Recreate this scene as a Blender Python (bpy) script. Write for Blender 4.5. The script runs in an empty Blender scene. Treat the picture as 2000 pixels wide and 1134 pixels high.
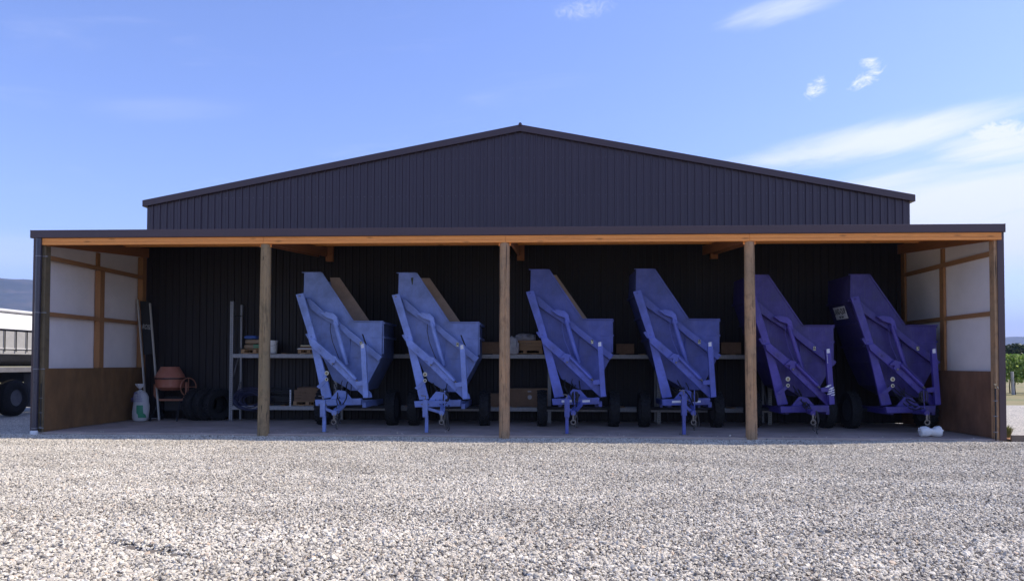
import bpy, bmesh, math, random
import numpy as np
from mathutils import Vector, Matrix
random.seed(7); rng = np.random.default_rng(7)
R = math.radians
S = bpy.context.scene
C = S.collection

# ------------------------------------------------------------------ camera
YAW, PIT, ROL, CY, DIST, FPX, EYE = 0.0508, 0.0258, 0.0027, 672.65, 15.494, 1444.0, 1.5
_x = Vector((math.cos(YAW), math.sin(YAW), 0)); _f = Vector((-math.sin(YAW), math.cos(YAW), 0)); _z = Vector((0, 0, 1))
FWD = _f * math.cos(PIT) + _z * math.sin(PIT)
_u = -_f * math.sin(PIT) + _z * math.cos(PIT)
RGT = _x * math.cos(ROL) + _u * math.sin(ROL)
UPV = _u * math.cos(ROL) - _x * math.sin(ROL)
EYEP = Vector((0, -DIST, EYE))
cd = bpy.data.cameras.new('camera'); cam = bpy.data.objects.new('camera', cd); C.objects.link(cam)
M4 = Matrix(((RGT.x, UPV.x, -FWD.x, EYEP.x), (RGT.y, UPV.y, -FWD.y, EYEP.y), (RGT.z, UPV.z, -FWD.z, EYEP.z), (0, 0, 0, 1)))
cam.matrix_world = M4
cd.sensor_fit = 'HORIZONTAL'; cd.sensor_width = 36; cd.lens = 36 * FPX / 2000
cd.shift_y = (CY - 567) / 2000; cd.clip_start = 0.1; cd.clip_end = 20000
S.camera = cam

# ------------------------------------------------------------------ sun, sky, exposure
SUNV = Vector((0.90, 0.185, 1.0)).normalized()
SUN_EL = math.asin(SUNV.z); SUN_ROT = math.atan2(SUNV.x, SUNV.y)
sl = bpy.data.lights.new('sun', 'SUN'); sl.energy = 5.0; sl.angle = R(0.53); sl.color = (1.0, 0.91, 0.79)
so = bpy.data.objects.new('sun', sl); C.objects.link(so)
so.rotation_euler = (-SUNV).to_track_quat('-Z', 'Y').to_euler()
W = bpy.data.worlds.new('World'); S.world = W; W.use_nodes = True
nt = W.node_tree; N = nt.nodes; L = nt.links; N.clear()

def wn(t, **k):
    n = N.new(t)
    for a, v in k.items(): setattr(n, a, v)
    return n
def wmath(op, a, b=None, c=None, clamp=False):
    n = wn('ShaderNodeMath', operation=op); n.use_clamp = clamp
    for i, v in enumerate((a, b, c)):
        if v is None: continue
        if isinstance(v, (int, float)): n.inputs[i].default_value = v
        else: L.new(v, n.inputs[i])
    return n.outputs[0]
def wmix(fac, a, b):
    n = wn('ShaderNodeMix', data_type='RGBA')
    for s, v in ((n.inputs['Factor'], fac), (n.inputs['A'], a), (n.inputs['B'], b)):
        if isinstance(v, (int, float)): s.default_value = v
        elif isinstance(v, tuple): s.default_value = (*v, 1)
        else: L.new(v, s)
    return n.outputs['Result']
sky = wn('ShaderNodeTexSky', sky_type='NISHITA'); sky.sun_disc = False
sky.sun_elevation = SUN_EL; sky.sun_rotation = SUN_ROT; sky.altitude = 0; sky.air_density = 1.0; sky.dust_density = 0.6; sky.ozone_density = 1.6
tc = wn('ShaderNodeTexCoord'); sp = wn('ShaderNodeSeparateXYZ'); L.new(tc.outputs['Generated'], sp.inputs[0])
hx = wmath('SQRT', wmath('ADD', wmath('MULTIPLY', sp.outputs[0], sp.outputs[0]), wmath('MULTIPLY', sp.outputs[1], sp.outputs[1])))
el = wmath('MULTIPLY', wmath('ARCTAN2', sp.outputs[2], hx), 57.2958)                 # elevation, degrees
az = wmath('MULTIPLY', wmath('ARCTAN2', sp.outputs[0], sp.outputs[1]), 57.2958)      # azimuth, 0 = north (+Y), right positive
tint = wn('ShaderNodeMix', data_type='RGBA', blend_type='MULTIPLY'); tint.inputs['Factor'].default_value = 1
L.new(sky.outputs[0], tint.inputs['A']); tint.inputs['B'].default_value = (1.51, 1.52, 2.10, 1)
# cloud texture, stretched along the wind
cv = wn('ShaderNodeCombineXYZ'); L.new(wmath('ADD', wmath('MULTIPLY', az, 0.045), wmath('MULTIPLY', el, 0.02)), cv.inputs[0]); L.new(wmath('SUBTRACT', wmath('MULTIPLY', el, 0.30), wmath('MULTIPLY', az, 0.035)), cv.inputs[1])
n1 = wn('ShaderNodeTexNoise'); L.new(cv.outputs[0], n1.inputs['Vector']); n1.inputs['Scale'].default_value = 1.3; n1.inputs['Detail'].default_value = 9; n1.inputs['Roughness'].default_value = 0.62; n1.inputs['Distortion'].default_value = 0.5
cv2 = wn('ShaderNodeCombineXYZ'); L.new(wmath('MULTIPLY', az, 0.30), cv2.inputs[0]); L.new(wmath('MULTIPLY', el, 0.42), cv2.inputs[1]); cv2.inputs[2].default_value = 3.7
n2 = wn('ShaderNodeTexNoise'); L.new(cv2.outputs[0], n2.inputs['Vector']); n2.inputs['Scale'].default_value = 3.6; n2.inputs['Detail'].default_value = 9; n2.inputs['Roughness'].default_value = 0.68; n2.inputs['Distortion'].default_value = 1.6
def pdir(u, v):
    d = (FWD + RGT * ((u - 1000) / FPX) - UPV * ((v - CY) / FPX)).normalized()
    return math.degrees(math.atan2(d.x, d.y)), math.degrees(math.asin(d.z))
def blob(u, v, wa, we, slope=0.0):
    a0, e0 = pdir(u, v)
    da = wmath('SUBTRACT', az, a0); de = wmath('SUBTRACT', wmath('SUBTRACT', el, e0), wmath('MULTIPLY', da, slope))
    q = wmath('ADD', wmath('POWER', wmath('ABSOLUTE', wmath('DIVIDE', da, wa)), 2), wmath('POWER', wmath('ABSOLUTE', wmath('DIVIDE', de, we)), 2))
    return wmath('SUBTRACT', 1.0, q, clamp=True)
def streak(mask, nz, lo, hi, amt):
    v = wmath('ADD', wmath('MULTIPLY', mask, 0.45), nz)
    m = wn('ShaderNodeMapRange'); m.interpolation_type = 'SMOOTHSTEP'; L.new(v, m.inputs[0]); m.inputs[1].default_value = lo; m.inputs[2].default_value = hi
    return wmath('MULTIPLY', wmath('MULTIPLY', m.outputs[0], amt), wmath('POWER', wmath('MULTIPLY', mask, 1.25, clamp=True), 0.8))
cl = []
cl.append(streak(blob(1690, 278, 13.0, 1.7, 0.10), n1.outputs[0], 0.56, 1.0, 0.85))
cl.append(streak(blob(1985, 300, 8.0, 2.4, -0.05), n1.outputs[0], 0.60, 0.95, 0.95))
cl.append(streak(blob(1980, 410, 15.0, 5.6, 0.03), n1.outputs[0], 0.38, 0.95, 0.95))
cl.append(streak(blob(1594, 172, 1.25, 1.0, 0.2), n2.outputs[0], 0.70, 1.12, 1.0))
cl.append(streak(blob(1692, 155, 1.7, 0.85, 0.45), n2.outputs[0], 0.70, 1.12, 0.95))
cl.append(streak(blob(1698, 124, 1.1, 0.6, -0.1), n2.outputs[0], 0.70, 1.12, 1.0))
cl.append(streak(blob(1960, 262, 3.0, 1.2, -0.15), n2.outputs[0], 0.55, 0.95, 0.9))
cl.append(streak(blob(1840, 340, 11.0, 1.3, 0.09), n1.outputs[0], 0.5, 1.0, 0.8))
cl.append(streak(blob(1520, 22, 6.5, 1.5, 0.12), n1.outputs[0], 0.66, 1.2, 0.6))
cl.append(streak(blob(1140, 18, 3.6, 1.0, 0.05), n2.outputs[0], 0.66, 1.3, 0.45))
cl.append(streak(blob(340, 215, 7.5, 1.3, 0.12), n1.outputs[0], 0.56, 1.3, 0.16))
cl.append(streak(blob(20, 490, 6.0, 2.0, 0.05), n1.outputs[0], 0.55, 1.2, 0.35))
tot = cl[0]
for c_ in cl[1:]: tot = wmath('MAXIMUM', tot, c_)
# thin general cirrus everywhere outside the picture too
gm = wn('ShaderNodeMapRange'); gm.interpolation_type = 'SMOOTHSTEP'; L.new(n1.outputs[0], gm.inputs[0]); gm.inputs[1].default_value = 0.55; gm.inputs[2].default_value = 1.0
tot = wmath('MAXIMUM', tot, wmath('MULTIPLY', gm.outputs[0], 0.30))
bright = wmix(tot, tint.outputs['Result'], (9.3, 9.6, 10.6))
bg = wn('ShaderNodeBackground'); bg.inputs['Strength'].default_value = 0.10; L.new(bright, bg.inputs['Color'])
ow = wn('ShaderNodeOutputWorld'); L.new(bg.outputs[0], ow.inputs['Surface'])
S.view_settings.view_transform = 'Standard'; S.view_settings.look = 'None'; S.view_settings.gamma = 1
S.view_settings.exposure = 0.27; S.view_settings.use_curve_mapping = False
S.render.engine = 'CYCLES'
S.cycles.max_bounces = 8; S.cycles.diffuse_bounces = 5

# ------------------------------------------------------------------ helpers
def at(u, v, Y):
    """photo pixel -> point on the vertical plane y = Y"""
    d = FWD + RGT * ((u - 1000) / FPX) - UPV * ((v - CY) / FPX)
    t = (Y - EYEP.y) / d.y
    return EYEP + d * t
def ground(u, v, z=0.0):
    d = FWD + RGT * ((u - 1000) / FPX) - UPV * ((v - CY) / FPX)
    return EYEP + d * ((z - EYEP.z) / d.z)

def tag(o, label=None, cat=None, group=None, kind=None):
    if label: o['label'] = label
    if cat: o['category'] = cat
    if group: o['group'] = group
    if kind: o['kind'] = kind
    return o
def empty(name, loc=(0, 0, 0), rz=0, **k):
    o = bpy.data.objects.new(name, None); o.empty_display_size = 0.2; o.location = loc; o.rotation_euler = (0, 0, rz); C.objects.link(o)
    return tag(o, **k)

class MB:
    def __init__(s): s.v = []; s.f = []; s.m = []; s.cur = 0
    def add(s, vs, fs):
        b = len(s.v); s.v += [tuple(p) for p in vs]; s.f += [tuple(i + b for i in f) for f in fs]; s.m += [s.cur] * len(fs); return s
    def box(s, x0, x1, y0, y1, z0, z1):
        return s.add([(x0, y0, z0), (x1, y0, z0), (x1, y1, z0), (x0, y1, z0), (x0, y0, z1), (x1, y0, z1), (x1, y1, z1), (x0, y1, z1)],
                     [(0, 3, 2, 1), (4, 5, 6, 7), (0, 1, 5, 4), (1, 2, 6, 5), (2, 3, 7, 6), (3, 0, 4, 7)])
    def bar(s, p, q, w, t, up=(0, 0, 1)):
        """box from p to q; w across (along up x dir), t along up"""
        p = Vector(p); q = Vector(q); d = (q - p).normalized(); u = Vector(up); u = (u - d * u.dot(d))
        if u.length < 1e-5: u = Vector((1, 0, 0)) - d * d.x
        u.normalize(); r = d.cross(u)
        vs = []
        for c in (p, q):
            for a, b in ((-1, -1), (1, -1), (1, 1), (-1, 1)): vs.append(c + r * (a * w / 2) + u * (b * t / 2))
        return s.add(vs, [(0, 1, 2, 3), (7, 6, 5, 4), (0, 4, 5, 1), (1, 5, 6, 2), (2, 6, 7, 3), (3, 7, 4, 0)])
    def tube(s, pts, r, n=8, cap=True):
        pts = [Vector(p) for p in pts]; rs = r if isinstance(r, (list, tuple)) else [r] * len(pts)
        vs = []; pu = None
        for i, p in enumerate(pts):
            d = (pts[min(i + 1, len(pts) - 1)] - pts[max(i - 1, 0)]).normalized()
            if pu is None: pu = Vector((0, 0, 1)) if abs(d.z) < 0.9 else Vector((1, 0, 0))
            u = pu - d * pu.dot(d)
            if u.length < 1e-4: u = d.orthogonal()
            u.normalize(); pu = u; w = d.cross(u)
            for k in range(n):
                a = 2 * math.pi * k / n; vs.append(p + (u * math.cos(a) + w * math.sin(a)) * rs[i])
        fs = []
        for i in range(len(pts) - 1):
            for k in range(n):
                k2 = (k + 1) % n; fs.append((i * n + k, (i + 1) * n + k, (i + 1) * n + k2, i * n + k2))
        if cap: fs.append(tuple(range(n))); fs.append(tuple(reversed(range((len(pts) - 1) * n, len(pts) * n))))
        return s.add(vs, fs)
    def prism(s, poly, y0, y1):
        """poly: list of (x,z), extruded from y0 (front) to y1"""
        n = len(poly)
        vs = [(x, y0, z) for x, z in poly] + [(x, y1, z) for x, z in poly]
        fs = [tuple(range(n)), tuple(reversed(range(n, 2 * n)))]
        for i in range(n):
            j = (i + 1) % n; fs.append((i, i + n, j + n, j))
        return s.add(vs, fs)
    def prismx(s, poly, x0, x1):
        n = len(poly)
        vs = [(x0, y, z) for y, z in poly] + [(x1, y, z) for y, z in poly]
        fs = [tuple(range(n)), tuple(reversed(range(n, 2 * n)))]
        for i in range(n):
            j = (i + 1) % n; fs.append((i, i + n, j + n, j))
        return s.add(vs, fs)
    def lathe(s, prof, c, axis='z', n=24, cap=True):
        """prof list of (r, h)"""
        vs = []
        for r, h in prof:
            for k in range(n):
                a = 2 * math.pi * k / n; x, y = r * math.cos(a), r * math.sin(a)
                p = {'z': (x, y, h), 'x': (h, x, y), 'y': (x, h, y)}[axis]
                vs.append((p[0] + c[0], p[1] + c[1], p[2] + c[2]))
        fs = []
        for i in range(len(prof) - 1):
            for k in range(n):
                k2 = (k + 1) % n; fs.append((i * n + k, i * n + k2, (i + 1) * n + k2, (i + 1) * n + k))
        if cap:
            fs.append(tuple(reversed(range(n)))); fs.append(tuple(range((len(prof) - 1) * n, len(prof) * n)))
        return s.add(vs, fs)
    def mesh(s, name, mats, smooth=False):
        me = bpy.data.meshes.new(name); me.from_pydata(s.v, [], s.f)
        for m in (mats if isinstance(mats, (list, tuple)) else [mats]): me.materials.append(m)
        me.polygons.foreach_set('material_index', s.m)
        bm = bmesh.new(); bm.from_mesh(me); bmesh.ops.recalc_face_normals(bm, faces=bm.faces); bm.to_mesh(me); bm.free()
        if smooth:
            me.polygons.foreach_set('use_smooth', [True] * len(me.polygons))
            me.set_sharp_from_angle(angle=R(38))
        me.update(); return me
    def build(s, name, mats, parent=None, smooth=False, bevel=0, **k):
        o = bpy.data.objects.new(name, s.mesh(name, mats, smooth)); C.objects.link(o)
        if parent is not None: o.parent = parent
        if bevel:
            b = o.modifiers.new('bevel', 'BEVEL'); b.width = bevel; b.segments = 2; b.limit_method = 'ANGLE'; b.angle_limit = R(40)
        return tag(o, **k)

# ------------------------------------------------------------------ materials
def nodes_of(name):
    m = bpy.data.materials.new(name); m.use_nodes = True
    t = m.node_tree; p = t.nodes['Principled BSDF']; return m, t, p
def ramp(t, fac, stops):
    r = t.nodes.new('ShaderNodeValToRGB'); t.links.new(fac, r.inputs[0]); e = r.color_ramp.elements
    while len(e) < len(stops): e.new(0.5)
    for i, (p, c) in enumerate(stops): e[i].position = p; e[i].color = (*c, 1)
    return r.outputs[0]
def noise(t, vec, scale, detail=6, rough=0.6, dist=0.0):
    n = t.nodes.new('ShaderNodeTexNoise'); t.links.new(vec, n.inputs['Vector'])
    n.inputs['Scale'].default_value = scale; n.inputs['Detail'].default_value = detail; n.inputs['Roughness'].default_value = rough; n.inputs['Distortion'].default_value = dist
    return n.outputs[0]
def coords(t, scale=(1, 1, 1), rot=(0, 0, 0), loc=(0, 0, 0)):
    c = t.nodes.new('ShaderNodeTexCoord'); m = t.nodes.new('ShaderNodeMapping'); t.links.new(c.outputs['Object'], m.inputs[0])
    m.inputs['Scale'].default_value = scale; m.inputs['Rotation'].default_value = rot; m.inputs['Location'].default_value = loc; return m.outputs[0]
def bump(t, p, h, strength=0.3, dist=0.01):
    b = t.nodes.new('ShaderNodeBump'); b.inputs['Strength'].default_value = strength; b.inputs['Distance'].default_value = dist
    t.links.new(h, b.inputs['Height']); t.links.new(b.outputs[0], p.inputs['Normal'])
def mixc(t, fac, a, b, blend='MIX'):
    n = t.nodes.new('ShaderNodeMix'); n.data_type = 'RGBA'; n.blend_type = blend
    for s_, v in ((n.inputs['Factor'], fac), (n.inputs['A'], a), (n.inputs['B'], b)):
        if isinstance(v, (int, float)): s_.default_value = v
        elif isinstance(v, tuple): s_.default_value = (*v, 1)
        else: t.links.new(v, s_)
    return n.outputs['Result']
def mul(c, k): return tuple(x * k for x in c)
def mat(name, col, rough=0.6, metal=0.0, var=0.25, scale=6.0, bmp=0.15, bscale=60, stretch=(1, 1, 1), col2=None, spec=0.5):
    m, t, p = nodes_of(name)
    v = coords(t, stretch); n = noise(t, v, scale, 7, 0.65)
    c = ramp(t, n, [(0.28, mul(col, 1 - var)), (0.55, col), (0.78, col2 or mul(col, 1 + var))])
    t.links.new(c, p.inputs['Base Color'])
    nr = noise(t, v, scale * 3, 4)
    rr = t.nodes.new('ShaderNodeMapRange'); t.links.new(nr, rr.inputs[0]); rr.inputs[1].default_value = 0.3; rr.inputs[2].default_value = 0.7
    rr.inputs[3].default_value = max(rough - 0.1, 0.02); rr.inputs[4].default_value = min(rough + 0.12, 1); t.links.new(rr.outputs[0], p.inputs['Roughness'])
    p.inputs['Metallic'].default_value = metal; p.inputs['Specular IOR Level'].default_value = spec
    if bmp: bump(t, p, noise(t, v, bscale, 5), bmp, 0.004)
    return m
def wood(name, base, dark, axis='z', knots=True, grey=None, rough=0.75):
    m, t, p = nodes_of(name)
    st = {'x': (0.35, 7, 7), 'y': (7, 0.35, 7), 'z': (7, 7, 0.35)}[axis]
    v = coords(t, st); g = noise(t, v, 4, 8, 0.7, 0.6)
    c = ramp(t, g, [(0.25, dark), (0.45, base), (0.75, mul(base, 1.35))])
    v2 = coords(t); b = noise(t, v2, 1.1, 5, 0.6)
    if grey: 
        f = t.nodes.new('ShaderNodeMapRange'); t.links.new(b, f.inputs[0]); f.inputs[1].default_value = 0.42; f.inputs[2].default_value = 0.62
        c = mixc(t, f.outputs[0], c, grey)
    # knots
    if knots:
        vv = coords(t, {'x': (1.6, 6, 6), 'y': (6, 1.6, 6), 'z': (6, 6, 1.6)}[axis])
        vo = t.nodes.new('ShaderNodeTexVoronoi'); t.links.new(vv, vo.inputs[0]); vo.inputs['Scale'].default_value = 1.0
        f = t.nodes.new('ShaderNodeMapRange'); t.links.new(vo.outputs['Distance'], f.inputs[0]); f.inputs[1].default_value = 0.16; f.inputs[2].default_value = 0.06
        c = mixc(t, f.outputs[0], c, mul(dark, 0.5))
    fine = noise(t, coords(t, tuple(x * 3 for x in st)), 8, 4)
    c = mixc(t, 0.5, c, mixc(t, fine, mul(base, 0.55), mul(base, 1.5)), 'MIX')
    if grey:
        ck = noise(t, coords(t, (16, 16, 0.55)), 2.0, 3, 0.5, 0.2); f = t.nodes.new('ShaderNodeMapRange'); t.links.new(ck, f.inputs[0]); f.inputs[1].default_value = 0.62; f.inputs[2].default_value = 0.66; f.inputs[4].default_value = 0.85
        c = mixc(t, f.outputs[0], c, mul(dark, 0.35))
        bl = noise(t, coords(t, (3, 3, 2.2)), 3.0, 6, 0.65); f = t.nodes.new('ShaderNodeMapRange'); t.links.new(bl, f.inputs[0]); f.inputs[1].default_value = 0.5; f.inputs[2].default_value = 0.72; f.inputs[4].default_value = 0.55
        c = mixc(t, f.outputs[0], c, mul(dark, 0.9))
    t.links.new(c, p.inputs['Base Color']); p.inputs['Roughness'].default_value = rough
    bump(t, p, g, 0.35, 0.006); return m

def paint(name, col, rough=0.42, rust=0.10):
    """worn agricultural enamel: faded patches, streaks, chips"""
    m, t, p = nodes_of(name)
    n = noise(t, coords(t), 2.6, 6, 0.6)
    c = ramp(t, n, [(0.3, mul(col, 0.66)), (0.5, col), (0.70, tuple(min(x * 1.28 + 0.025, 1) for x in col))])
    st = noise(t, coords(t, (9, 9, 0.7)), 2.2, 6, 0.7)
    f = t.nodes.new('ShaderNodeMapRange'); t.links.new(st, f.inputs[0]); f.inputs[1].default_value = 0.52; f.inputs[2].default_value = 0.74; f.inputs[4].default_value = 0.45
    c = mixc(t, f.outputs[0], c, tuple(x * 0.5 + 0.10 for x in col))
    ch = noise(t, coords(t), 38, 5, 0.7)
    g = t.nodes.new('ShaderNodeMapRange'); t.links.new(ch, g.inputs[0]); g.inputs[1].default_value = 0.67 - rust * 0.3; g.inputs[2].default_value = 0.70
    c = mixc(t, g.outputs[0], c, (0.10, 0.07, 0.06))
    t.links.new(c, p.inputs['Base Color'])
    rr = t.nodes.new('ShaderNodeMapRange'); t.links.new(n, rr.inputs[0]); rr.inputs[1].default_value = 0.3; rr.inputs[2].default_value = 0.7; rr.inputs[3].default_value = rough - 0.06; rr.inputs[4].default_value = rough + 0.18
    t.links.new(rr.outputs[0], p.inputs['Roughness'])
    bump(t, p, noise(t, coords(t), 5, 3), 0.25, 0.012); return m

def steel(name, col, rough=0.42):
    """prepainted steel sheet with faint dust streaks"""
    m, t, p = nodes_of(name)
    s_ = noise(t, coords(t, (6, 6, 0.25)), 3, 6, 0.7); n = noise(t, coords(t), 0.5, 4)
    c = mixc(t, s_, mul(col, 0.75), mul(col, 1.3)); c = mixc(t, n, c, mul(col, 1.25))
    t.links.new(c, p.inputs['Base Color']); p.inputs['Roughness'].default_value = rough
    bump(t, p, noise(t, coords(t), 1.4, 3), 0.12, 0.02); return m

MT = {}
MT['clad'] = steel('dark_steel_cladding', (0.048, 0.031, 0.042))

MT['inner'] = steel('shaded_brown_inner_sheet', (0.0105, 0.0075, 0.008), 0.65)  # brown-black, darkened below the gable to paint in interior shade
MT['flash'] = steel('dark_flashing', (0.062, 0.036, 0.038), 0.42)
MT['roof'] = steel('dark_roofing', (0.035, 0.032, 0.04))
MT['beam'] = wood('orange_treated_beam', (0.86, 0.33, 0.080), (0.44, 0.15, 0.04), 'x')
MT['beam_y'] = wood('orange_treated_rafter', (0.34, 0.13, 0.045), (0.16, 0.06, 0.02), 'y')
MT['stud'] = wood('brown_wall_timber', (0.34, 0.165, 0.065), (0.17, 0.075, 0.03), 'z')
MT['girt'] = wood('brown_girt_timber', (0.34, 0.165, 0.065), (0.17, 0.075, 0.03), 'y')
MT['post'] = wood('weathered_pole', (0.44, 0.26, 0.13), (0.12, 0.07, 0.035), 'z', grey=(0.25, 0.19, 0.115))
MT['post3'] = wood('mossy_pole', (0.30, 0.205, 0.10), (0.09, 0.065, 0.03), 'z', grey=(0.18, 0.15, 0.08))
MT['post2'] = wood('olive_brown_post', (0.17, 0.125, 0.065), (0.07, 0.052, 0.03), 'z', grey=(0.12, 0.10, 0.058))
MT['ply'] = mat('treated_plywood', (0.20, 0.105, 0.04), 0.8, var=0.35, scale=3, stretch=(1, 1, 0.5), bmp=0.2)
MT['ply2'] = mat('brown_plywood', (0.20, 0.10, 0.055), 0.8, var=0.35, scale=3, stretch=(1, 1, 0.5), bmp=0.2)
MT['wrap'] = mat('white_building_wrap', (0.87, 0.80, 0.77), 0.85, var=0.06, scale=2.5, bmp=0.5, bscale=7)
MT['slab'] = mat('concrete', (0.44, 0.35, 0.29), 0.85, var=0.30, scale=1.3, bmp=0.3, bscale=90)
MT['galv'] = mat('galvanised_steel', (0.27, 0.27, 0.28), 0.5, metal=0.6, var=0.25, scale=25, bmp=0.05)
MT['white'] = mat('white_plastic', (0.74, 0.74, 0.72), 0.5, var=0.08, bmp=0.05)
MT['rubber'] = mat('black_rubber', (0.009, 0.009, 0.010), 0.8, var=0.4, scale=9, bmp=0.2)
MT['black'] = mat('black_enamel', (0.012, 0.012, 0.014), 0.55, var=0.3)
MT['hose'] = mat('black_hose', (0.020, 0.019, 0.020), 0.55, var=0.4)
MT['steelrod'] = mat('greasy_steel', (0.22, 0.20, 0.18), 0.45, metal=0.6, var=0.4, scale=20)
MT['brown_in'] = mat('worn_brown_lining', (0.46, 0.33, 0.25), 0.75, var=0.22, scale=3, bmp=0.15)
MT['cream'] = mat('cream_reflector', (0.62, 0.58, 0.42), 0.3, var=0.1)
MT['amber'] = mat('dirty_amber_lens', (0.30, 0.22, 0.09), 0.3, var=0.2)
MT['plate'] = mat('yellowed_plate', (0.80, 0.76, 0.50), 0.4, var=0.08)
MT['ink'] = mat('black_ink', (0.01, 0.01, 0.012), 0.5, var=0.1, bmp=0)
MT['label'] = mat('white_sticker', (0.68, 0.68, 0.72), 0.4, var=0.12, scale=30, bmp=0)
MT['mixer'] = mat('orange_mixer_drum', (0.36, 0.13, 0.08), 0.5, var=0.2, scale=5, col2=(0.40, 0.22, 0.16))
MT['mixer2'] = mat('orange_mixer_frame', (0.30, 0.12, 0.07), 0.5, var=0.25, scale=8)
MT['whitewood'] = wood('white_painted_timber', (0.42, 0.40, 0.36), (0.26, 0.24, 0.2), 'z', knots=False)
MT['signblack'] = mat('black_sign_face', (0.012, 0.013, 0.014), 0.5, var=0.2)
MT['signtext'] = mat('grey_lettering', (0.32, 0.32, 0.31), 0.6, var=0.1, bmp=0)
MT['bag'] = mat('white_woven_bag', (0.46, 0.45, 0.44), 0.6, var=0.1, scale=9, bmp=0.3, bscale=14)
MT['green'] = mat('green_print', (0.03, 0.22, 0.11), 0.5, var=0.15, bmp=0)
MT['blueink'] = mat('blue_print', (0.05, 0.06, 0.25), 0.5, var=0.1, bmp=0)
MT['sack'] = mat('brown_paper_sack', (0.27, 0.19, 0.12), 0.8, var=0.2, scale=10, bmp=0.4, bscale=18)
MT['bluebag'] = mat('blue_cloth', (0.05, 0.11, 0.34), 0.7, var=0.3, scale=10)
MT['card'] = mat('brown_cardboard', (0.20, 0.12, 0.07), 0.85, var=0.2, scale=5)
MT['pallet'] = wood('pallet_timber', (0.33, 0.20, 0.10), (0.15, 0.09, 0.045), 'x')
MT['darkblue'] = mat('blue_black_hose', (0.018, 0.02, 0.06), 0.5, var=0.3)
MT['film'] = mat('greyish_plastic_film', (0.36, 0.35, 0.37), 0.3, var=0.3, scale=9, bmp=0.6, bscale=12)
MT['red'] = mat('red_lens', (0.35, 0.02, 0.02), 0.3, var=0.1)
MT['trailerwhite'] = mat('white_trailer_paint', (0.72, 0.72, 0.72), 0.4, var=0.06)
MT['trailergrey'] = mat('grey_curtain', (0.40, 0.40, 0.40), 0.6, var=0.12)
MT['trailerdark'] = mat('dark_chassis', (0.035, 0.035, 0.04), 0.6, var=0.3)
MT['trailermid'] = mat('mid_grey_steel', (0.16, 0.16, 0.18), 0.5, var=0.2)
MT['alloy'] = mat('dull_alloy', (0.28, 0.28, 0.30), 0.35, metal=0.7, var=0.2)
MT['pipe'] = mat('dark_downpipe', (0.050, 0.045, 0.060), 0.35, var=0.12, bmp=0.03)
MT['brass'] = mat('brass_tap', (0.45, 0.36, 0.22), 0.35, metal=0.8, var=0.2)
MT['edging'] = wood('edging_timber', (0.16, 0.12, 0.085), (0.07, 0.05, 0.035), 'x')
MT['bark'] = mat('tree_bark', (0.09, 0.07, 0.05), 0.9, var=0.35, scale=8, stretch=(3, 3, 0.5), bmp=0.6, bscale=12)

def leafmat(name, a, b, trans=0.25):
    m, t, p = nodes_of(name)
    g = t.nodes.new('ShaderNodeNewGeometry')
    n = noise(t, coords(t), 0.9 if 'tree' in name else 3.0, 4)
    r = t.nodes.new('ShaderNodeMath'); r.operation = 'ADD'; t.links.new(n, r.inputs[0])
    k = t.nodes.new('ShaderNodeMath'); k.operation = 'MULTIPLY_ADD'; t.links.new(g.outputs['Random Per Island'], k.inputs[0]); k.inputs[1].default_value = 0.5; k.inputs[2].default_value = -0.25
    t.links.new(k.outputs[0], r.inputs[1])
    c = ramp(t, r.outputs[0], [(0.25, a), (0.75, b)]); t.links.new(c, p.inputs['Base Color']); p.inputs['Roughness'].default_value = 0.5
    tr = t.nodes.new('ShaderNodeBsdfTranslucent'); t.links.new(c, tr.inputs[0])
    mx = t.nodes.new('ShaderNodeMixShader'); mx.inputs[0].default_value = trans
    t.links.new(p.outputs[0], mx.inputs[1]); t.links.new(tr.outputs[0], mx.inputs[2]); t.links.new(mx.outputs[0], t.nodes['Material Output'].inputs[0])
    return m
MT['vine'] = leafmat('vine_leaf', (0.13, 0.25, 0.035), (0.46, 0.56, 0.15), 0.5)
MT['tree'] = leafmat('dark_tree_leaf', (0.018, 0.032, 0.010), (0.05, 0.075, 0.022), 0.15)
MT['tuft'] = leafmat('tuft_blade', (0.11, 0.14, 0.03), (0.30, 0.28, 0.10), 0.3)

# gravel: colour of the stones, one tone per stone
def stone_ramp(t, fac):
    return ramp(t, fac, [(0.0, (0.04, 0.035, 0.03)), (0.09, (0.12, 0.105, 0.085)), (0.20, (0.44, 0.40, 0.32)), (0.55, (0.64, 0.59, 0.475)), (0.80, (0.76, 0.70, 0.57)), (0.94, (0.88, 0.83, 0.70)), (1.0, (0.58, 0.42, 0.27))])
m, t, p = nodes_of('gravel_stone'); MT['stone'] = m
oi = t.nodes.new('ShaderNodeObjectInfo'); c = stone_ramp(t, oi.outputs['Random'])
c = mixc(t, noise(t, coords(t), 1.5, 4), mul((1, 1, 1), 0.0), c, 'MIX') if False else mixc(t, 0.25, c, ramp(t, noise(t, coords(t), 3, 4), [(0.3, (0.30, 0.27, 0.23)), (0.7, (0.74, 0.69, 0.60))]))
gp = t.nodes.new('ShaderNodeNewGeometry'); mp = t.nodes.new('ShaderNodeMapping'); mp.inputs['Scale'].default_value = (.25, .6, 1); t.links.new(gp.outputs['Position'], mp.inputs[0])
c = mixc(t, 1.0, c, ramp(t, noise(t, mp.outputs[0], 1.6, 5, .6), [(.36, (.84, .82, .78)), (.6, (1.04, 1.03, 1.0))]), 'MULTIPLY')
t.links.new(c, p.inputs['Base Color']); p.inputs['Roughness'].default_value = 0.75
m, t, p = nodes_of('gravel_bed'); MT['gravel'] = m
vo = t.nodes.new('ShaderNodeTexVoronoi'); t.links.new(coords(t), vo.inputs[0]); vo.inputs['Scale'].default_value = 34; vo.inputs['Randomness'].default_value = 1
sepc = t.nodes.new('ShaderNodeSeparateColor'); t.links.new(vo.outputs['Color'], sepc.inputs[0])
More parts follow.
